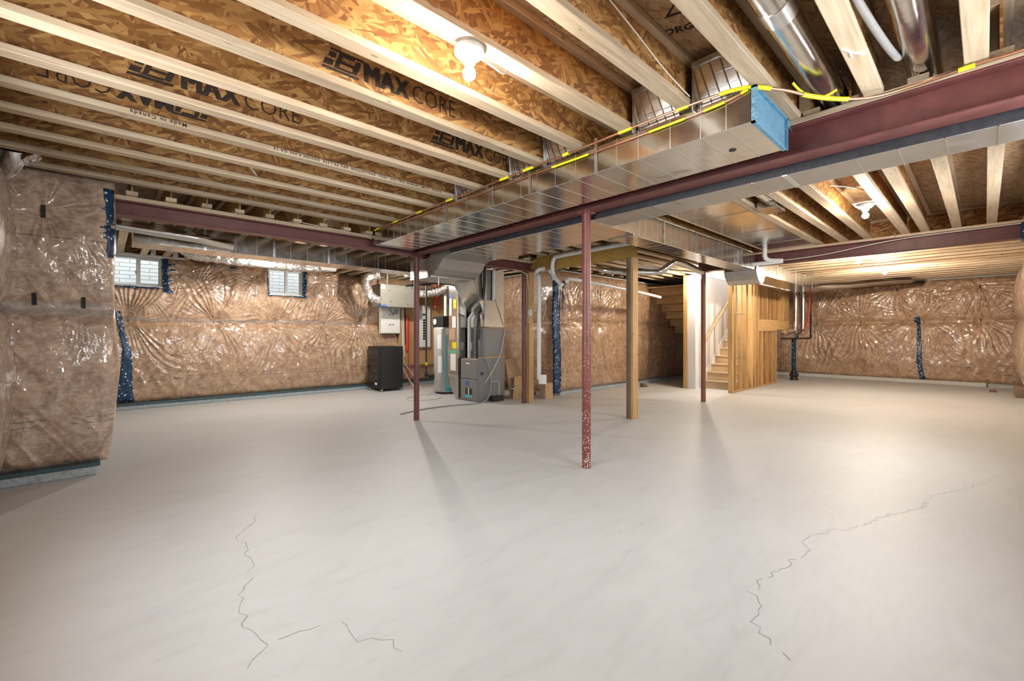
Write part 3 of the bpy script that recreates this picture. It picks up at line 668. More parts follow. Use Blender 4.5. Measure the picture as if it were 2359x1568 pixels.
column('plain maroon steel column in front of the water heater', 3.36, YB, .040, 2.385, 'steel_red')
M['steel_rust'] = simple('rust_brown_paint', (.20, .075, .04), .5, 0, .2, 8)
column('rust brown steel column standing before the white stairwell', XB2, 3.57, .042, 2.41, 'steel_rust')
column('thin dark red column hugging the stud beside the furnace', 5.64, 5.74, .038, 2.385, 'steel_red')
t = thing('timber_post', 'weathered built-up square timber post under the yellow beam', 'post', (XLV, 3.59, 0))
for i, mt in ((0, 'old_post'), (1, 'old_post'), (2, 'stud_z')):
    MB().bbox(XLV - .07, XLV + .07, 3.648 - .039 * (i + 1) + .001, 3.648 - .039 * i, 0, 2.39, .003).build('ply', mt, t)
t = thing('timber_post', 'pale wall stud post beside the thin red column', 'post', (5.76, 5.70, 0))
for i in range(2): MB().bbox(5.70, 5.82, 5.665 + .039 * i, 5.703 + .039 * i, 0, 2.388, .003).build('ply', 'stud_z', t)

# ------------------------------------------------------------------ bare lamps
def lamp(label, x, y, z, s=1.0, wire=None, power=1.0, warm=0):
    mn = 'lit_bulb_%g_%d' % (power, warm)
    if mn not in M: M[mn] = em(mn, (1.0, .94, .85) if not warm else (1.0, .86, .67), BULB * power)
    t = thing('ceiling_lamp', label, 'lamp', (x, y, z), 'bare bulb lamps')
    MB().lathe([(.0, 0), (.068 * s, 0), (.072 * s, -.012), (.072 * s, -.030), (.060 * s, -.036), (.056 * s, -.044), (.034 * s, -.050), (.030 * s, -.075), (.024 * s, -.078), (.0, -.078)], (x, y, z), 28).build('lamp_base', 'white', t)
    MB().lathe([(.017, -.078), (.017, -.090), (.014, -.092)], (x, y, z), 16).build('socket', 'grey_light', t)
    r = .032; pr = [(.013, -.088), (.016, -.098)] + [(r * math.sin(a), -.128 - r * math.cos(PI - a) * -1 if False else -.125 + r * math.cos(a)) for a in [PI * (.16 + .84 * k / 6) for k in range(7)]]
    MB().lathe(pr, (x, y, z), 12).build('bulb', mn, t)
    if wire: MB().tube(smooth_path(wire), .005, 6).build('wire', 'cable', t)
    return t
lamp('round porcelain lamp with lit bulb under the joists, closest to the camera', 1.30, 1.70, ZJ, wire=[(1.37, 1.70, ZJ - .02), (1.45, 1.70, ZJ - .03), (1.55, 1.73, ZJ - .01), (1.6, 1.74, ZJ + .05)], power=.42)
lamp('lit bulb between the wide joists right of the long duct', 6.02, .88, ZJ + .02, power=.42, warm=1)
MB().box(5.92, 6.12, .78, .98, ZJ + .02, ZJ + .04).build('lamp_board', 'pine_x', ce)
lamp('lit bulb just past the right steel beam', 9.62, 1.50, ZJ, power=1.45, warm=1)
lamp('lit bulb farthest back under the small far joists', 11.73, 1.40, ZJ, power=1.45, warm=1)
lamp('lit bulb below the window side flexible duct', 2.05, 8.30, 2.573, power=1.2)
lamp('lit bulb partly behind the rust brown column', 9.70, 4.28, ZJ, power=1.0, warm=1)
lamp('lit bulb over the furnace, hidden by ducts', 4.45, 7.9, 2.573, power=.95)

# ------------------------------------------------------------------ ducts
def duct(label, x0, x1, y0, y1, z0, z1, axis, ribs=.2, mat='galv', straps_at=(), side=-1, name='sheet_metal_duct', rib_mat='galv_dull'):
    t = thing(name, label, 'duct', ((x0 + x1) / 2, (y0 + y1) / 2, z0))
    MB().bbox(x0, x1, y0, y1, z0, z1, .004).build('body', mat, t)
    a0, a1 = (x0, x1) if axis == 'x' else (y0, y1); a = a0 + ribs * .7; rr = random.Random(len(label))
    while a < a1 - .04:
        e = .0012
        mb = MB().box(a, a + .005, y0 - e, y1 + e, z0 - e, z1 + .001) if axis == 'x' else MB().box(x0 - e, x1 + e, a, a + .005, z0 - e, z1 + .001)
        mb.build('standing_seam', rib_mat, t); a += ribs * rr.uniform(.75, 1.2)
    for p in straps_at:
        e = .006
        mb = MB().box(p, p + .028, y0 - e, y0 - .003, z0 - .004, z1 + .06) if axis == 'x' else MB().box(x0 - e, x0 - .003, p, p + .028, z0 - .004, z1 + .06)
        mb.build('hanger_strap', 'chrome', t)
    return t
dn = duct('long rectangular duct hung in front of the main beam with a blue end cap', 2.64, 3.19, .885, 5.56, 2.428, 2.62, 'y', .19, straps_at=(1.92, 2.60, 3.08, 3.83, 4.62))
e = MB().bbox(2.635, 3.195, .872, .884, 2.424, 2.622, .002)
for a in (2.632, 3.186): e.box(a, a + .013, .855, .884, 2.42, 2.625)
e.box(2.632, 3.199, .855, .884, 2.613, 2.625).box(2.632, 3.199, .862, .884, 2.42, 2.432)
cap = e.build('end_cap', 'spangle', dn)
MB().box(3.19, 3.32, .862, .868, 2.585, 2.632).box(3.19, 3.32, .862, .90, 2.629, 2.633).build('hanger_bracket', 'spangle', cap)
MB().tube([(2.95, 1.10, 2.4275), (2.95, 1.10, 2.424)], .022, 20).build('plug', 'black', dn)
for x_, y_ in ((2.62, .90), (2.62, .91)): pass
# rear trunk beyond the main beam, narrow then wide
rt = thing('sheet_metal_duct', 'grey trunk duct running behind the main beam', 'duct', (3.6, 1.0, 2.345))
MB().bbox(3.45, 3.79, YR + .02, 2.60, 2.345, 2.62, .004).build('narrow_body', 'galv_dull', rt)
MB().bbox(3.45, 4.26, 2.60, 4.95, 2.345, 2.62, .004).build('wide_body', 'galv', rt)
y = -.45
while y < 4.9:
    x1 = 3.792 if y < 2.58 else 4.262
    MB().box(3.4475, x1 + .0005, y, y + .005, 2.3425, 2.621).build('standing_seam', 'galv', rt); y += .2
M['duct_shade'] = simple('black_duct_shade', (.022, .022, .026), .55, 0, .4, 25)  # black strip paints in the shade on the duct side facing the beam
MB().box(3.441, 3.4465, YR + .05, 4.94, 2.349, 2.45).build('shade_strip', 'duct_shade', rt)
MB().box(3.447, 3.793, 2.585, 2.615, 2.3415, 2.621).build('joint_band', 'chrome', rt); MB().box(3.447, 3.793, .93, .96, 2.3415, 2.621).build('joint_band', 'chrome', rt)
duct('low branch duct from the trunk towards the stairs', 4.262, 8.0, 2.62, 2.92, 2.33, 2.60, 'x', .16, straps_at=(4.9, 5.75, 6.6, 7.4))
# S-shaped drop of the trunk under the cross beam
sd = thing('sheet_metal_duct', 'S-curved drop of the trunk duct ducking under the cross beam', 'duct', (3.87, 5.4, 2.08))
lo = [(4.951, 2.345), (5.06, 2.34), (5.14, 2.31), (5.2, 2.25), (5.26, 2.18), (5.34, 2.12), (5.44, 2.09), (5.6, 2.08), (6.02, 2.08)]
hi = [(6.02, 2.36), (5.60, 2.36), (5.50, 2.37), (5.44, 2.42), (5.40, 2.5), (5.32, 2.58), (5.2, 2.62), (4.951, 2.62)]
MB().prism(lo + hi, 3.47, 4.24, 'x').build('body', 'galv_dull', sd)
MB().box(3.465, 4.245, 5.43, 5.445, 2.083, 2.10).build('flange_edge', 'chrome', sd)
MB().tube([(3.62, 5.47, 2.08), (3.62, 5.47, 1.98)], .006, 6).build('hanger_rod', 'chrome', sd)
# sheet metal pan nailed under two joists
pn = thing('joist_pan', 'flat shiny sheet metal pan nailed under joists at right of the trunk', 'duct', (6.4, 2.1, ZJ - .012))
MB().box(4.28, 8.08, 1.80, 2.46, ZJ - .004, ZJ - .001).build('sheet', 'galv', pn)
for x_ in (5.3, 6.4, 7.4): MB().box(x_, x_ + .02, 1.80, 2.46, ZJ - .008, ZJ - .004).build('standing_seam', 'galv', pn)
# second run of duct beyond the cross beam
duct('long duct beyond the cross beam along the window side', .27, 4.6, 6.78, 7.2, 2.325, 2.572, 'x', .21, straps_at=(.95, 1.75, 2.5, 3.3))
t = thing('round_duct', 'pale round pipe feeding the window side duct from the left', 'pipe', (.5, 6.6, 2.4))
MB().tube([(-.05, 6.5, 2.46), (.10, 6.5, 2.455), (.85, 6.52, 2.42)], .06, 16).build('pipe', 'galv', t); MB().loft([(.85 + .0 * k, 6.52 + .06 * math.cos(k * PI / 6), 2.42 + .06 * math.sin(k * PI / 6)) for k in range(12)], [(1.25, 6.70 + .09 * math.cos(k * PI / 6), 2.40 + .06 * math.sin(k * PI / 6)) for k in range(12)]).build('boot', 'galv', t)
MB().tube([(.08, 6.5, 2.455), (.12, 6.5, 2.453)], .064, 16).build('collar', 'chrome', t)
# flexible foil duct above the second window
def flex(label, pts, r, mat='foil', name='flexible_duct', amp=.10, boot=None, n=14):
    P = smooth_path(pts, 14); t = thing(name, label, 'duct', tuple(P[0])); L = len(P)
    MB().tube(P, lambda q: r * (1 + amp * math.sin(q * L * 1.7) + amp * .6 * math.sin(q * L * .37)), n).build('sleeve', mat, t)
    if boot: MB().box(*boot).build('boot', 'white', t)
    return t
flex('silver flexible duct along the wall above the second window', [(.98, 8.9, 2.66), (1.05, 8.7, 2.55), (1.3, 8.55, 2.50), (1.9, 8.5, 2.48), (2.5, 8.5, 2.47), (3.0, 8.5, 2.50)], .085, boot=(3.0, 3.26, 8.4, 8.6, 2.45, 2.60))
flex('foil elbow duct curling into the left end of the ventilator box', [(4.38, 8.9, 2.52), (4.22, 8.95, 2.5), (4.12, 8.98, 2.38), (4.14, 8.98, 2.2), (4.24, 8.98, 2.05), (4.40, 8.98, 1.98)], .10)
flex('foil duct bending away from the right end of the ventilator box', [(5.35, 8.9, 2.2), (5.6, 8.8, 2.22), (5.8, 8.6, 2.3), (5.9, 8.4, 2.5)], .095)
MB().box(4.3, 4.33, 8.85, 9.05, 2.4, 2.42)
# round pipes between the joists at upper right
def pipe(label, pts, r, mat='galv', name='round_duct', cat='pipe', seams=(), n=20, smooth=True):
    P = smooth_path(pts, 6) if smooth and len(pts) > 2 else pts
    t = thing(name, label, cat, tuple(P[0])); MB().tube(P, r, n).build('pipe', mat, t)
    for a, c in seams: MB().tube([a, c], r + .003, n).build('collar', 'chrome' if mat.startswith('galv') else mat, t)
    return t
pipe('large round galvanised pipe in the bay by the blue end cap', [(XA + .1, .645, 2.74), (2.2, .645, 2.74), (3.34, .645, 2.73), (3.6, .645, 2.73)], .074, seams=(((2.18, .645, 2.74), (2.30, .645, 2.74)),), smooth=False)
pipe('bluish round galvanised pipe in the bay nearest the right edge', [(XA + .1, .235, 2.75), (3.6, .235, 2.75)], .074, 'galv', smooth=False)
pipe('grey flexible hose hanging through a joist bay at upper right', [(2.30, .385, 2.70), (2.45, .372, 2.69), (2.72, .345, 2.68), (2.95, .325, 2.69), (3.10, .315, 2.72), (3.2, .312, 2.80), (3.22, .31, 2.9)], .017, 'hose_grey', 'hose', 'hose', n=10)
t = thing('round_duct', 'galvanised elbow fitting above the near left pier', 'pipe', (-.53, 5.15, 2.65))
MB().lathe([(.072, .0), (.072, .10), (.068, .105), (.068, .14), (.075, .145), (.075, .16), (.066, .165), (.066, .26)], (-.50, 5.10, 2.665), 24).build('pipe', 'galv', t)
MB().tube([(-.50, 5.10, 2.665), (-.50, 5.12, 2.62), (-.53, 5.2, 2.57), (-.6, 5.34, 2.54)], .070, 20).build('elbow', 'galv', t)
MB().loft([(-.43, 5.05, 2.62), (-.36, 5.10, 2.69), (-.35, 5.16, 2.66), (-.42, 5.14, 2.60)], [(-.45, 5.07, 2.60), (-.38, 5.13, 2.67), (-.37, 5.19, 2.64), (-.44, 5.17, 2.58)]).build('foil_tape', 'foil', t)
# take-off boots rising from the long duct into the joist bays
for i, (k, lab) in enumerate(((2, 'quilted foil boot above the blue end cap'), (3, 'quilted foil boot second from the blue end cap'), (5, 'quilted foil boot in the bay just left of the bulb joist'), (6, 'quilted foil boot over the middle of the long duct'), (8, 'small foil boot near the far end of the long duct'))):
    y0 = -.013 + .4085 * k + JW + .012; y1 = y0 + .4085 - JW - .024
    if i in (0, 1): y1 -= .0
    t = thing('takeoff_boot', lab, 'duct', (2.95, (y0 + y1) / 2, 2.621), 'take-off boots on the long duct')
    MB().loft([(2.665, y0, 2.621), (3.12, y0, 2.621), (3.12, y1, 2.621), (2.665, y1, 2.621)], [(2.60, y0, 2.86), (3.12, y0, 2.86), (3.12, y1, 2.86), (2.60, y1, 2.86)]).build('body', 'galv', t)
    MB().box(2.585, 2.60, y0, y1, 2.845, 2.875).build('rim', 'chrome', t)
    for j in range(5):                                                # quilting ribs on the sloped face
        q = (j + .5) / 5; yy = y0 + (y1 - y0) * q
        MB().tube([(2.662 - .002, yy, 2.625), (2.60 - .002, min(yy + .05, y1), 2.84)], .0035, 5).build('quilt_rib', 'galv', t)
    for q in (.3, .6): MB().tube([(2.66 - .06 * q, y0, 2.621 + .24 * q), (2.66 - .06 * q, y1, 2.621 + .24 * q + .02)], .003, 5).build('quilt_rib', 'galv', t)
    MB().box(2.605, 2.645, y1, y1 + .006, 2.60, 2.87).build('hanger_strap', 'chrome', t)

# copper lines with yellow sleeves along the long duct and the beam
cp = thing('copper_pipe', 'upper copper pipe with yellow sleeves along the long duct edge', 'pipe', (2.6, 3.0, 2.62))
up_ = smooth_path([(2.615, 5.45, 2.615), (2.614, 5.0, 2.62), (2.612, 4.4, 2.625), (2.61, 3.8, 2.63), (2.61, 3.2, 2.63), (2.607, 2.6, 2.632), (2.605, 2.0, 2.632), (2.60, 1.65, 2.634), (2.60, 1.3, 2.635), (2.62, .95, 2.63), (2.74, .78, 2.605), (2.92, .66, 2.585), (3.07, .54, 2.578), (3.18, .42, 2.585), (3.235, .25, 2.605), (3.245, 0, 2.618), (3.245, -.5, 2.618)], 10)
MB().tube(up_, .0085, 8).build('tube', 'copper', cp)
def sleeve(path, f0, f1, par):
    n = len(path); i0, i1 = int(f0 * n), max(int(f1 * n), int(f0 * n) + 2); MB().tube(path[i0:i1], .0125, 8).build('sleeve', 'yellow', par)
def at_y(path, y): return min(range(len(path)), key=lambda i: abs(path[i].y - y)) / len(path)
for y0, y1 in ((5.42, 5.25), (4.95, 4.75), (4.42, 4.2), (3.78, 3.62), (2.9, 2.78), (2.6, 2.46), (2.2, 2.08), (1.7, 1.57), (1.31, 1.18), (1.03, .80), (.70, .52), (.10, -.02)): sleeve(up_, at_y(up_, y0), at_y(up_, y1), cp)
c2 = thing('copper_pipe', 'lower copper pipe clipped to the side of the long duct', 'pipe', (2.62, 3.0, 2.58))
lo_ = smooth_path([(2.626, 5.3, 2.60), (2.626, 4.0, 2.585), (2.625, 2.6, 2.58), (2.625, 1.5, 2.575), (2.625, 1.05, 2.585), (2.63, .90, 2.612)], 10)
MB().tube(lo_, .006, 8).build('tube', 'copper', c2)
for f0, f1 in ((.45, .49), (.60, .66), (.74, .80), (.92, .985)):
    n = len(lo_); MB().tube(lo_[int(f0 * n):int(f1 * n) + 2], .009, 8).build('sleeve', 'yellow', c2)
pipe('yellow gas line dropping beside the large round pipe', [(2.78, .72, 2.63), (2.85, .705, 2.61), (2.92, .68, 2.60), (2.98, .62, 2.592), (2.97, .56, 2.60)], .007, 'yellow', 'gas_line', 'pipe', n=8)

# cables
def cable(label, pts, r=.005, mat='cable'):
    t = tag(MB().tube(smooth_path(pts, 8), r, 6).build('cable', mat), label, 'cable'); return t
cable('white cable stapled along the cross beam plate', [(1.65, 5.565, 2.59), (2.0, 5.565, 2.575), (2.35, 5.565, 2.56), (2.62, 5.56, 2.52)])
cable('cable drooping along the right steel beam', [(8.08, -.3, 2.585), (8.09, .7, 2.575), (8.09, 1.2, 2.53), (8.09, 1.7, 2.47), (8.09, 2.3, 2.45), (8.085, 2.6, 2.46)], .008)
cable('thin cable wavering along a joist web above the lamp', [(.9, 1.20, 2.80), (1.3, 1.198, 2.79), (1.6, 1.198, 2.83), (1.9, 1.197, 2.78), (2.25, 1.197, 2.70), (2.55, 1.195, 2.66)], .004)
cable('cable crossing the joists near the right bulb', [(5.55, 1.10, 2.80), (5.75, .98, 2.80), (5.95, .86, 2.78)], .006)
cable('cable between the window side joists', [(.95, 4.35, 2.70), (1.05, 4.55, 2.69)], .008, 'white')
t = thing('round_duct', 'crinkled round pipe ending in a square boot between right joists', 'pipe', (5.3, 1.3, 2.68))
MB().tube(smooth_path([(3.8, 1.58, 2.74), (4.6, 1.58, 2.73), (5.2, 1.57, 2.70)], 8), lambda q: .06 + .003 * math.sin(q * 60), 14).build('pipe', 'galv', t)
MB().bbox(5.2, 5.5, 1.50, 1.69, 2.60, 2.68, .004).build('boot', 'galv', t)

# ------------------------------------------------------------------ furnace corner
f = thing('furnace', 'grey gas furnace with two front panels and a blue badge', 'furnace', (5.39, 6.6, 0))
MB().bbox(5.06, 5.74, 6.37, 6.86, .0, .80, .006).build('cabinet', 'grey_cabinet', f)
d1 = MB().bbox(5.035, 5.06, 6.375, 6.855, .42, .785, .006).build('upper_panel', 'grey_front', f)
d2 = MB().bbox(5.035, 5.06, 6.375, 6.855, .015, .405, .006).build('lower_panel', 'grey_front', f)
MB().bbox(5.028, 5.035, 6.58, 6.68, .69, .715, .002).build('name_plate', 'paper', d1)
MB().box(5.031, 5.035, 6.60, 6.69, .29, .37).build('badge', 'blue_pipe', d2)
MB().box(5.031, 5.035, 6.50, 6.70, .13, .24).build('sight_window', 'dark_glass', d2); MB().box(5.028, 5.0308, 6.50, 6.70, .07, .115).build('sticker', 'cyan_tape', d2)
MB().box(5.026, 5.031, 6.585, 6.61, .13, .24).build('window_bar', 'paper', d2)
MB().box(5.10, 5.72, 6.3655, 6.3695, .03, .77).build('side_panel', 'grey_cabinet', f)
MB().tube([(5.16, 6.369, .52), (5.16, 6.355, .52)], .03, 16).build('grommet', 'black', f)
c = thing('cooling_coil_cabinet', 'dark grey coil cabinet standing on top of the furnace', 'furnace', (5.47, 6.6, .80))
MB().bbox(5.21, 5.74, 6.37, 6.86, .835, 1.36, .006).build('cabinet', 'grey_cabinet', c)
MB().box(5.21, 5.74, 6.368, 6.862, .801, .834).build('joint_strip', 'cardboard', c)
MB().box(5.2065, 5.21, 6.72, 6.80, .95, 1.1).build('rating_label', 'paper', c)
MB().box(5.35, 5.74, 6.36, 6.3655, 1.36, 1.385).build('tape_edge', 'cardboard', c)
p = thing('plenum', 'tall pale sheet metal plenum above the coil cabinet', 'duct', (5.47, 6.6, 1.39))
MB().bbox(5.24, 5.72, 6.375, 6.85, 1.386, 2.47, .004).build('body', 'galv_dull', p)
MB().add([(5.28, 6.372, 2.44), (5.70, 6.372, 1.42), (5.70, 6.366, 1.42), (5.28, 6.366, 2.44), (5.29, 6.372, 2.44), (5.71, 6.372, 1.42)], [(0, 1, 2, 3), (3, 2, 5, 4)]).build('cross_break', 'galv_dull', p)
t = thing('sheet_metal_duct', 'angled metal transition from the S-curved duct to the plenum', 'duct', (4.7, 6.4, 2.0))
MB().loft([(4.241, 5.45, 2.10), (4.241, 6.00, 2.10), (4.241, 6.00, 2.35), (4.241, 5.75, 2.35)], [(5.238, 6.40, 1.62), (5.238, 6.82, 1.62), (5.238, 6.82, 2.46), (5.238, 6.40, 2.46)]).build('body', 'galv', t)
r = thing('return_duct', 'tall return air duct with paper labels between heater and furnace', 'duct', (5.2, 7.05, 0))
MB().bbox(5.00, 5.40, 6.90, 7.20, .42, 2.28, .004).build('body', 'galv', r)
poly = [(6.93, .03), (7.0, .06), (7.1, .14), (7.17, .26), (7.20, .419), (6.90, .419), (6.90, .03)]
MB().prism([(y_, z_) for y_, z_ in poly], 5.01, 5.39, 'x').build('boot', 'galv_dull', r)
MB().box(4.997, 5.0, 6.905, 7.195, .43, .47).build('joint_strip', 'chrome', r)
for z0, z1, y0, y1, mt in ((1.62, 1.95, 7.10, 7.17, 'paper'), (1.95, 2.05, 7.10, 7.16, 'blue_pipe'), (1.75, 1.93, 6.95, 7.04, 'yellow'), (1.38, 1.60, 6.96, 7.08, 'paper'), (.98, 1.10, 6.94, 7.08, 'yellow'), (.88, .94, 6.93, 7.18, 'green'), (.55, .87, 6.96, 7.14, 'paper'), (1.15, 1.36, 6.98, 7.18, 'cardboard')):
    MB().box(4.9965, 4.9995, y0, y1, z0, z1).build('label_sheet', mt, r)
# water heater
wh = thing('water_heater', 'tall grey water heater with cyan tape stripe and paper labels', 'water heater', (5.42, 7.90, 0))
MB().lathe([(.0, .04), (.255, .04), (.265, .06), (.265, 1.36), (.25, 1.40), (.0, 1.40)], (5.42, 7.90, 0), 40).build('tank', 'grey_tank', wh)
MB().lathe([(.23, .0), (.23, .04)], (5.42, 7.90, 0), 30).build('base_ring', 'black', wh)
MB().bbox(5.22, 5.50, 7.74, 8.12, 1.40, 1.64, .02).build('blower_box', 'black', wh)
MB().tube([(5.216, 8.02, 1.52), (5.208, 8.02, 1.52)], .06, 16).build('dial_cover', 'paper', wh)
def patch(a0, a1, z0, z1, mat, nm, off=.003):
    mb = MB(); n = 8; R_ = .265 + off; vs = []
    for k in range(n + 1):
        a = a0 + (a1 - a0) * k / n
        for z in (z0, z1): vs.append((5.42 + R_ * math.cos(a), 7.90 + R_ * math.sin(a), z))
    mb.add(vs, [(2 * k, 2 * k + 2, 2 * k + 3, 2 * k + 1) for k in range(n)], True); mb.build(nm, mat, wh)
c0 = math.atan2(-7.9, -5.42)   # towards the camera
for a, bb, z0, z1, mt in ((-.62, -.12, .62, 1.02, 'paper'), (-.62, -.16, .38, .60, 'paper'), (-.66, -.3, 1.03, 1.2, 'paper'), (-.7, -.45, 1.24, 1.36, 'blue_pipe'), (-.42, .0, 1.26, 1.37, 'paper'), (-.7, .1, .06, .14, 'cyan_tape'), (.35, .75, .95, 1.25, 'paper'), (.3, .7, .45, .8, 'paper')):
    patch(c0 - bb, c0 - a, z0, z1, mt, 'label_sheet')
patch(c0 - .10, c0 + .02, .08, 1.22, 'cyan_tape', 'tape_stripe', .005)
MB().tube([(5.17, 8.0, .36), (5.10, 8.02, .36)], .055, 14).tube([(5.10, 8.02, .36), (5.06, 8.1, .42)], .03, 10).build('gas_valve', 'black', wh)
# vertical PVC and line set in front of the coil
pipe('white drain pipe rising from the furnace top with an elbow', [(5.15, 6.74, .80), (5.15, 6.74, 1.55), (5.17, 6.66, 1.64), (5.2, 6.45, 1.86)], .032, 'pvc', 'drain_pipe', n=12, smooth=False)
pipe('black insulated refrigerant line rising past the plenum', [(5.15, 6.50, .80), (5.15, 6.50, 1.2), (5.17, 6.46, 1.7), (5.19, 6.35, 2.0), (5.20, 6.33, 2.35), (5.20, 6.33, 2.6)], .026, 'black', 'refrigerant_line', n=10)
cable('dark looping line set sweeping from the furnace top to the column', [(5.17, 6.46, 1.15), (5.16, 6.44, 1.6), (5.0, 6.5, 2.0), (4.7, 6.6, 2.14), (4.35, 6.7, 2.16), (4.05, 6.9, 2.12), (3.95, 7.0, 2.11), (4.1, 7.0, 2.14), (4.4, 6.9, 2.15)], .014, 'black')
pipe('white vent pipe standing behind the coil cabinet', [(5.42, 6.34, 1.9), (5.42, 6.34, 2.6)], .03, 'pvc', 'vent_pipe', n=12, smooth=False)
cable('white hose looping down the furnace side to the floor', [(5.74, 6.36, 1.36), (5.6, 6.33, .9), (5.4, 6.31, .6), (5.25, 6.31, .42), (5.2, 6.33, .35)], .006, 'white')
cable('grey hose curving from the furnace side to the floor', [(5.10, 6.40, .80), (5.22, 6.34, .8), (5.30, 6.32, .6), (5.34, 6.32, .35), (5.26, 6.28, .12), (5.08, 6.22, .02), (4.8, 6.25, .012), (4.4, 6.35, .012), (3.9, 6.35, .012), (3.4, 6.2, .012)], .012, 'hose_grey')
cp_ = thing('condensate_pump', 'small black condensate pump on the floor beside the furnace', 'pump', (5.45, 6.27, 0))
MB().bbox(5.30, 5.56, 6.19, 6.32, .0, .10, .01).build('tank', 'black', cp_); MB().tube([(5.50, 6.27, .10), (5.50, 6.27, .34), (5.46, 6.30, .36), (5.36, 6.33, .36)], .014, 10).build('riser', 'grey_light', cp_)
# ventilator and electrical boards on the window wall
hv = thing('ventilator_box', 'tan metal ventilator box hung below the ducts', 'ventilator', (4.9, 9.2, 1.86))
MB().bbox(4.45, 5.40, 9.0, 9.42, 1.86, 2.36, .008).build('case', 'tan_box', hv); MB().box(4.449, 4.60, 8.996, 9.0, 1.865, 1.90).build('badge', 'blue_pipe', hv); MB().box(4.47, 4.56, 8.996, 9.0, 2.25, 2.355).build('tag', 'paper', hv)
for x_, z_ in ((4.66, 2.22), (4.70, 1.98), (5.12, 1.94), (5.3, 2.25)): MB().tube([(x_, 9.0, z_), (x_, 8.994, z_)], .012, 10).build('screw', 'black', hv)
for x_ in (4.6, 5.2): MB().box(x_, x_ + .03, 8.995, 8.999, 2.30, 2.62).build('hanger_strap', 'chrome', hv)
bd = thing('backer_board', 'plywood backer board behind the panels near the furnace', 'board', (5.6, 9.58, .5)); MB().bbox(5.2, 6.5, 9.56, 9.59, .5, 2.15, .003).build('sheet', 'stud_z', bd)
wp = thing('media_panel', 'white flush media panel on the insulation beside the ventilator', 'panel', (4.96, 9.5, 1.28))
MB().bbox(4.72, 5.20, 9.50, 9.62, 1.27, 1.90, .005).build('box', 'white', wp); MB().bbox(4.73, 5.19, 9.488, 9.50, 1.28, 1.89, .004).build('door', 'white', wp)
for x_, z_ in ((4.90, 1.70), (4.98, 1.70), (4.90, 1.46), (4.98, 1.46)): MB().box(x_, x_ + .06, 9.4865, 9.488, z_, z_ + .035).build('vent_slots', 'grey_light', wp)
cable('black lead looped over the white media panel', [(4.92, 9.47, 1.90), (4.93, 9.46, 1.80), (5.02, 9.46, 1.74), (5.12, 9.46, 1.78), (5.08, 9.46, 1.83), (5.04, 9.47, 1.76)], .007, 'black')
bp_ = thing('breaker_panel', 'pale grey breaker panel with a strip of black switches', 'panel', (5.84, 9.5, .92))
MB().bbox(5.64, 6.04, 9.48, 9.56, .92, 1.98, .005).build('cover', 'grey_light', bp_); MB().bbox(5.655, 6.025, 9.472, 9.48, .94, 1.96, .003).build('door', 'white', bp_)
for i in range(8): MB().box(5.81, 5.87, 9.464, 9.472, 1.12 + i * .065, 1.17 + i * .065).build('breaker_switch', 'black', bp_)
MB().box(5.80, 5.88, 9.466, 9.472, 1.72, 1.76).build('main_switch', 'black', bp_)
for i, (x_, mt, z0, z1) in enumerate(((5.27, 'cable', .9, 1.9), (5.31, 'cable', .7, 1.9), (5.34, 'black', 1.0, 1.9))): cable(['pale cable bundle right of the media panel', 'second pale cable right of the media panel', 'dark cable right of the media panel'][i], [(x_, 9.545, z1), (x_ + .01, 9.54, (z0 + z1) / 2), (x_ + .03, 9.54, z0)], .018, mt)
for i, (x_, y_, z0, z1, rr) in enumerate(((5.40, 9.53, .85, 1.72, .032), (5.46, 9.545, .02, 1.66, .014))):
    pipe(['thick red riser pipe beside the breaker panel', 'thin red riser pipe beside the breaker panel'][i], [(x_, y_, z0), (x_, y_, z1)], rr, 'red_pipe', 'water_pipe', smooth=False, n=10)
pipe('red supply pipe with fittings over the breaker panel', [(6.05, 9.3, 1.90), (6.05, 9.3, 2.575)], .035, 'red_pipe', 'water_pipe', seams=(((6.05, 9.3, 1.92), (6.05, 9.3, 1.98)), ((6.05, 9.3, 2.2), (6.05, 9.3, 2.26))), smooth=False, n=10)
pipe('second red supply pipe over the breaker panel', [(6.16, 9.3, 1.95), (6.16, 9.3, 2.575)], .022, 'red_pipe', 'water_pipe', smooth=False, n=10)
pipe('white stack pipe rising behind the water heater blower', [(5.95, 8.7, 0), (5.95, 8.7, 2.3)], .04, 'pvc', 'drain_pipe', smooth=False, n=12)
pipe('black gas pipe dropping beside the column to the heater', [(4.86, 7.8, 2.25), (4.86, 7.8, .55), (4.9, 7.9, .42), (5.05, 8.0, .37)], .018, 'black', 'gas_line', n=8)
MB().box(4.84, 4.88, 7.77, 7.80, .62, .68).build('valve_handle', 'yellow', bpy.data.objects['gas_line.001'])
cable('white floor cable trailing from the rack towards the column', [(5.1, 9.4, 1.0), (5.1, 9.2, .5), (5.08, 8.6, .05), (4.9, 8.0, .01), (4.4, 7.7, .01), (4.25, 7.4, .01), (4.6, 7.2, .01), (4.9, 7.3, .01)], .008)
cable('second pale cable dropping behind the rack to the floor', [(5.25, 9.5, .9), (5.2, 9.3, .6), (5.3, 9.0, .25), (5.3, 8.7, .02), (5.2, 8.3, .01)], .008)
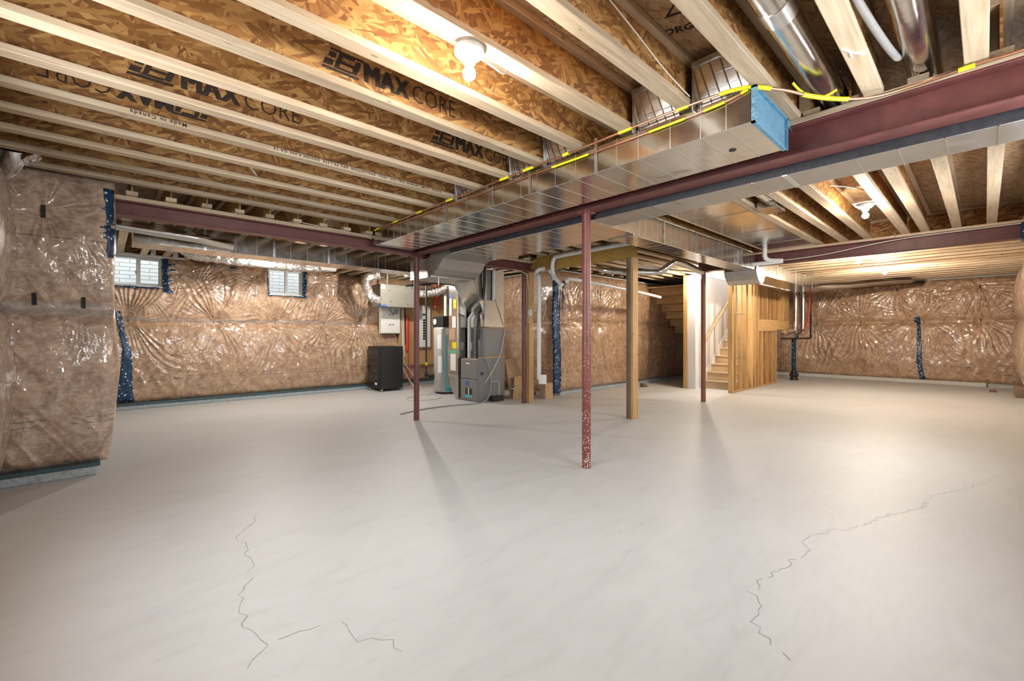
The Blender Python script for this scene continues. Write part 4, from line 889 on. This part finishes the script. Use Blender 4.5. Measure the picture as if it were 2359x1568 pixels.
# equipment rack
rk = thing('equipment_rack', 'black floor rack cabinet with smoked door on casters', 'rack', (4.68, 9.23, 0))
MB().bbox(4.43, 4.96, 8.93, 9.56, .055, .985, .006).build('cabinet', 'black', rk)
dr = MB().bbox(4.418, 4.43, 8.955, 9.54, .075, .965, .004).build('door', 'black', rk); MB().box(4.4155, 4.418, 9.04, 9.50, .13, .93).build('pane', 'dark_glass', dr); MB().bbox(4.40, 4.415, 9.505, 9.53, .48, .56, .003).build('handle', 'black', dr)
for z_ in (.36, .52, .66): MB().box(4.4145, 4.4155, 9.06, 9.46, z_, z_ + .05).build('unit_front', 'black', dr)
MB().box(4.4145, 4.4155, 9.08, 9.20, .14, .19).build('sticker', 'paper', dr)
for x_, y_ in ((4.47, 8.97), (4.92, 8.97), (4.47, 9.52), (4.92, 9.52)): MB().tube([(x_ - .012, y_, .027), (x_ + .012, y_, .027)], .027, 14).bbox(x_ - .02, x_ + .02, y_ - .02, y_ + .02, .045, .055, .002).build('caster', 'grey_light', rk)
# cardboard leaning behind the thin column
t = thing('cardboard_box', 'flattened brown cardboard box leaning behind the thin red column', 'box', (6.2, 6.15, 0))
MB().loft([(5.85, 6.30, .0), (6.55, 6.30, .0), (6.6, 6.55, .75), (5.9, 6.55, .75)], [(5.85, 6.33, .0), (6.55, 6.33, .0), (6.6, 6.58, .75), (5.9, 6.58, .75)]).build('panel', 'cardboard', t)
MB().loft([(5.80, 6.20, .0), (6.2, 6.20, .0), (6.25, 6.31, .42), (5.95, 6.31, .42)], [(5.80, 6.22, .0), (6.2, 6.22, .0), (6.25, 6.33, .42), (5.95, 6.33, .42)]).build('flap', 'cardboard', t)
MB().tube([(5.78, 6.28, .20), (5.86, 6.26, .19), (5.95, 6.22, .26)], .012, 8).build('foil_strip', 'chrome', t)
t = thing('cardboard_box', 'low brown cardboard piece beside the white vertical pipe', 'box', (6.3, 5.75, 0)); MB().bbox(6.28, 6.5, 5.80, 5.94, 0, .30, .004).build('panel', 'cardboard', t)

# white plumbing around the timber posts
pipe('white drain pipe down the wall post into a square box', [(5.68, 5.40, .45), (5.68, 5.40, 2.14), (5.69, 5.46, 2.27), (5.70, 5.50, 2.34), (5.72, 5.44, 2.41), (5.78, 5.32, 2.42)], .036, 'pvc', 'drain_pipe', n=14)
MB().bbox(5.63, 5.73, 5.26, 5.36, .38, .54, .004).build('outlet_box', 'white', bpy.data.objects['drain_pipe'] if False else bpy.data.objects['drain_pipe.002'])
pipe('long white pipe wrapped round the yellow beam between the posts', [(5.66, 4.84, 2.08), (5.66, 4.90, 2.12), (5.66, 5.02, 2.24), (5.66, 5.06, 2.34), (5.66, 5.06, 2.46), (5.66, 5.02, 2.55), (5.66, 4.90, 2.575), (5.66, 4.2, 2.585), (5.66, 3.55, 2.59), (5.70, 3.45, 2.585), (5.80, 3.40, 2.57)], .036, 'pvc', 'drain_pipe', n=14)
pipe('sloping white pipe below the joists behind the square post', [(5.74, 4.80, 2.14), (5.85, 4.86, 2.20), (6.5, 4.9, 2.20), (8.5, 5.1, 2.16), (9.6, 5.2, 2.12)], .032, 'pvc', 'drain_pipe', n=12)
pipe('second white pipe crossing to the stairwell', [(6.6, 4.2, 2.43), (7.6, 4.1, 2.47), (8.8, 3.95, 2.5)], .02, 'pvc', 'drain_pipe', n=10)
pipe('white vent pipe hugging the joist right of the square post', [(5.90, 3.50, 2.60), (6.6, 3.54, 2.60), (7.4, 3.55, 2.60)], .035, 'pvc', 'vent_pipe', n=12)
pipe('white trap pipe below the sheet metal pan at the right beam', [(7.82, 2.42, 2.66), (7.82, 2.42, 2.50), (7.86, 2.36, 2.44), (7.9, 2.2, 2.42), (7.9, 2.35, 2.41), (7.85, 2.9, 2.40)], .036, 'pvc', 'drain_pipe', n=14)
t = pipe('shiny zig-zag round duct beyond the square post', [(7.6, 3.35, 2.33), (6.75, 3.32, 2.40), (6.60, 3.36, 2.38), (6.52, 3.44, 2.30), (6.50, 3.48, 2.26), (6.44, 3.6, 2.24), (6.1, 4.05, 2.27), (5.98, 4.25, 2.30), (6.0, 4.35, 2.36)], .052, 'galv', n=16)
MB().box(6.19, 6.215, 3.90, 3.903, 2.21, ZJ + .02).build('hanger_strap', 'chrome', t)
t = thing('junction_box', 'small white junction box on the wall post', 'box', (5.69, 5.62, 1.6)); MB().bbox(5.66, 5.70, 5.59, 5.66, 1.59, 1.70, .004).build('case', 'white', t); MB().tube(smooth_path([(5.67, 5.64, 1.59), (5.66, 5.66, 1.50), (5.66, 5.62, 1.46), (5.665, 5.60, 1.54)], 6), .006, 6).build('lead', 'cable', t)
cable('thin white wire down the wall post from the cross beam', [(5.2, 5.56, 2.37), (5.5, 5.56, 2.33), (5.62, 5.62, 2.2), (5.66, 5.63, 2.0), (5.665, 5.635, 1.71)], .005)
cable('stray wire hooked between post and middle wall', [(5.75, 5.45, 1.9), (5.9, 5.45, 1.82), (5.85, 5.40, 1.7), (5.75, 5.38, 1.5)], .005)
t = thing('pipe_fitting', 'grey pipe coupling above the wall post', 'pipe', (5.9, 5.3, 2.2)); MB().tube([(5.82, 5.28, 2.60), (5.84, 5.25, 2.36), (5.88, 5.22, 2.22)], .05, 14).build('pipe', 'galv_dull', t); MB().tube([(5.835, 5.255, 2.40), (5.845, 5.245, 2.33)], .056, 14).build('collar', 'white', t)

# ------------------------------------------------------------------ stairs, stairwell and stud wall
st = thing('staircase', 'pale wooden basement stairs climbing between white wall and studs', 'stairs', (11.5, 4.15, 0))
for k in range(14):
    x0 = 10.3 + .25 * k; z = .183 * (k + 1)
    MB().bbox(x0, x0 + .02, 3.80, 4.50, z - .183, z - .03, .002).build('riser', 'tread', st)
    MB().bbox(x0 - .028, x0 + .255, 3.80, 4.50, z - .03, z, .008).build('tread', 'tread', st)
MB().prism([(10.32, .0), (10.32, .17), (13.8, 2.55), (13.8, 2.25), (10.62, .0)], 3.765, 3.797, 'y').build('stringer', 'stud_x', st)
sk = [(10.25, .0), (10.25, .26), (13.8, 2.86), (13.8, 2.5), (10.5, .0)]
MB().prism(sk, 4.502, 4.525, 'y').build('skirt_board', 'white', st)
struct(MB().box(9.95, 14.3, 4.53, 4.72, 0, ZJ - .02).build('wall_stair', 'drywall'))
sw = MB().box(10.2, 14.3, 4.56, 4.70, ZJ, 5.4).box(10.2, 14.3, 3.62, 3.78, ZS + .06, 5.4).box(14.3, 14.42, 3.62, 4.70, 2.5, 5.4).box(10.08, 10.2, 3.62, 4.70, ZJ + .01, 5.4).box(10.08, 14.42, 3.62, 4.70, 5.4, 5.5)
struct(sw.build('wall_stairwell', 'drywall'))
tag(MB().bbox(9.90, 9.948, 4.70, 4.79, 0, ZJ - .02, .003).build('end_stud', 'stud_z'), 'end stud at the edge of the white stair wall', 'stud')
hr = thing('handrail', 'wooden handrail on the white stairwell wall', 'handrail', (11.2, 4.45, 1.0))
MB().tube([(10.28, 4.45, 1.08), (12.9, 4.45, 3.0)], .024, 12).build('rail', 'stud_x', hr)
for x_, z_ in ((10.30, 1.05), (11.5, 1.93)): MB().tube(smooth_path([(x_, 4.53, z_ - .07), (x_, 4.47, z_ - .08), (x_, 4.45, z_ - .01)], 5), .008, 8).build('bracket', 'chrome', hr)
ul = bpy.data.lights.new('upstairs_light', 'POINT'); ul.energy = 160; ul.shadow_soft_size = .1; ul.color = (1, .95, .88); uo = bpy.data.objects.new('upstairs_light', ul); COL.objects.link(uo); uo.location = (12.2, 4.15, 4.9)
sf = thing('upper_stair_underside', 'stepped wooden underside of the upper stair flight above the middle wall', 'stairs', (10.9, 5.3, 1.6))
for k in range(6):
    x0 = 10.25 + .26 * k; z1 = 2.62 - .19 * k
    MB().bbox(x0, x0 + .27, 4.80, 5.95, z1 - .19, z1 - .165, .003).build('tread_underside', 'stud_y', sf); MB().bbox(x0 + .25, x0 + .27, 4.80, 5.95, z1 - .38, z1 - .192, .002).build('riser', 'stud_y', sf)
sd_ = thing('stud_wall', 'open wooden stud wall along the right side of the stairs', 'stud wall', (11.3, 3.68, 0))
YS = 3.66
MB().bbox(9.80, 12.72, YS, YS + .089, 0, .038, .003).build('bottom_plate', 'stud_x', sd_); MB().bbox(9.80, 11.4, YS, YS + .089, 2.48, 2.52, .003).build('top_plate', 'stud_x', sd_); MB().bbox(9.80, 11.4, YS, YS + .089, 2.522, 2.56, .003).build('top_plate', 'stud_x', sd_)
for x_ in (9.80, 9.842, 9.99, 10.32, 10.60, 10.68, 10.94, 10.98, 11.18, 11.36): MB().bbox(x_, x_ + .038, YS, YS + .089, .0385, 2.479, .003).build('stud', 'stud_z', sd_)
for x_ in (11.62, 11.66, 12.05, 12.40, 12.68): MB().bbox(x_, x_ + .038, YS, YS + .089, .0385, 1.33, .003).build('short_stud', 'stud_z', sd_)
MB().bbox(11.4, 12.72, YS, YS + .089, 1.331, 1.369, .003).build('mid_plate', 'stud_x', sd_)
for x_, z_ in ((10.15, 1.70), (10.15, .75)): MB().bbox(9.88, 10.6, YS + .03, YS + .05, z_, z_ + .01, .002).build('brace_strap', 'chrome', sd_)
bh = thing('framed_bulkhead', 'boxed wooden bulkhead framing jutting past the short studs', 'stud wall', (12.6, 3.7, 1.37))
MB().bbox(11.4, 13.8, YS, YS + .04, 1.37, 1.57, .003).build('rim', 'stud_x', bh); MB().bbox(11.4, 13.8, YS, YS + .089, 1.572, 1.61, .003).build('bottom_plate', 'stud_x', bh); MB().bbox(11.4, 13.8, YS, YS + .089, 2.40, 2.44, .003).build('top_plate', 'stud_x', bh)
for x_ in (11.42, 11.66, 11.98, 12.25, 12.62, 13.0, 13.3, 13.45, 13.74): MB().bbox(x_, x_ + .038, YS, YS + .089, 1.611, 2.399, .003).build('stud', 'stud_z', bh)
MB().bbox(11.4, 13.8, YS + .092, YS + .104, 1.37, 2.44, .002).build('backing_board', 'web', bh)
MB().bbox(11.4, 12.7, YS + .092, YS + .104, .04, 1.33, .002).build('backing_board', 'web', sd_)

# branch duct past the right beam, its drop, and what hangs beyond
t = thing('sheet_metal_duct', 'curved metal drop taking the branch duct under the right beam', 'duct', (8.2, 2.8, 2.1))
lo = [(7.98, 2.335), (8.02, 2.25), (8.08, 2.18), (8.16, 2.13), (8.26, 2.12), (8.34, 2.16), (8.40, 2.24), (8.44, 2.32)]; hi = [(8.40, 2.36), (8.26, 2.385), (8.10, 2.385), (8.02, 2.40)]
MB().prism(lo + hi, 2.60, 3.12, 'y').build('body', 'galv_dull', t); MB().box(8.20, 8.215, 2.596, 2.60, 2.13, 2.38).build('seam', 'chrome', t)
duct('bright branch duct beyond the right beam over the stud wall', 8.44, 12.6, 2.70, 3.16, 2.30, 2.56, 'x', .25, straps_at=(9.4, 10.6, 11.9))
pipe('long round pipe reaching along to the far wall', [(12.6, 2.88, 2.43), (12.8, 2.75, 2.42), (13.2, 2.25, 2.44), (13.6, 1.8, 2.50), (14.0, 1.34, 2.545), (14.15, 1.2, 2.56)], .075, n=16)
pipe('left of two vertical galvanised pipes by the bulkhead', [(13.82, 3.52, 2.5), (13.82, 3.52, 1.40), (13.78, 3.55, 1.34), (12.9, 3.50, 1.30), (12.76, 3.50, 1.30)], .06, n=14)
pipe('right of two vertical galvanised pipes by the bulkhead', [(14.12, 3.42, 2.5), (14.12, 3.42, 1.42), (14.05, 3.45, 1.34), (13.8, 3.5, 1.20)], .06, n=14)
pipe('red water tube beside the vertical galvanised pipes', [(14.3, 3.30, 2.45), (14.2, 3.28, 2.0), (14.1, 3.30, 1.6), (13.95, 3.36, 1.38)], .018, 'red_pipe', 'water_pipe', n=8)
pipe('black drain line framing the corner by the far wall', [(14.6, 3.35, 2.2), (14.6, 3.35, 1.16), (14.55, 3.36, 1.14), (13.0, 3.62, 1.14)], .022, 'black', 'drain_pipe', n=8, smooth=False)
dk = thing('drain_stack', 'black drain stack with blue tape rising from the floor in the corner', 'pipe', (13.9, 3.58, 0))
MB().tube([(13.9, 3.58, .0), (13.9, 3.58, 1.15)], .055, 16).build('stack', 'black', dk); MB().lathe([(.10, 0), (.10, .04), (.085, .06), (.085, .10), (.11, .11), (.11, .18), (.075, .20), (.06, .26)], (13.9, 3.58, 0), 18).build('cleanout', 'black', dk)
MB().box(13.80, 13.845, 3.53, 3.60, .30, 1.05).build('tape_wrap', 'tape_blue', dk)
tag(MB().bbox(14.10, 14.18, -.16, -.06, 0, .05, .01).build('floor_stub', 'steel_rust'), 'small rusty stub on the floor by the far right wall', 'stub')
tag(MB().bbox(13.2, 13.9, YR, -.40, 0, .22, .01).build('timber_block', 'old_post'), 'dark timber block on the floor at the right picture edge', 'block')
t = tag(MB().bbox(8.05, 8.30, -.56, -.29, 2.38, 2.60, .02).build('tape_wrap', 'tape_blue'), 'dark blue tape wrapped around the right end of the steel beam', 'tape')
# blocking above window one and wood braces
t = thing('sill_framing', 'whitish sill framing with brown boards above the first window', 'framing', (.6, 9.6, 2.6))
for x_ in (.20, .60, .90): MB().bbox(x_, x_ + .07, 9.55, 9.70, 2.60, 2.80, .004).build('block', 'paper', t)
MB().bbox(.05, 1.1, 9.64, 9.70, 2.565, 2.60, .004).build('sill', 'white', t)
MB().bbox(.0, .09, 9.40, 9.68, 2.45, 2.75, .01).build('end_board', 'white', t)

# small leftovers: caulk on a joist, offcut on the floor, clip above the pier
MB().tube([(2.62, .475, ZJ - .002), (2.68, .452, ZJ - .003), (2.76, .405, ZJ - .002)], .006, 6).tube([(2.68, .452, ZJ - .003), (2.74, .455, ZJ - .002)], .005, 6).build('caulk_smear', 'paper', ce)
tag(MB().prism([(9.36, 0), (9.62, 0), (9.38, .09)], 5.50, 5.60, 'y').build('timber_offcut', 'old_post'), 'dark wedge of scrap timber on the floor behind the square post', 'offcut')
MB().bbox(-.52, -.44, 5.17, 5.20, 2.56, 2.63, .004).build('clip', 'black', bp[0])
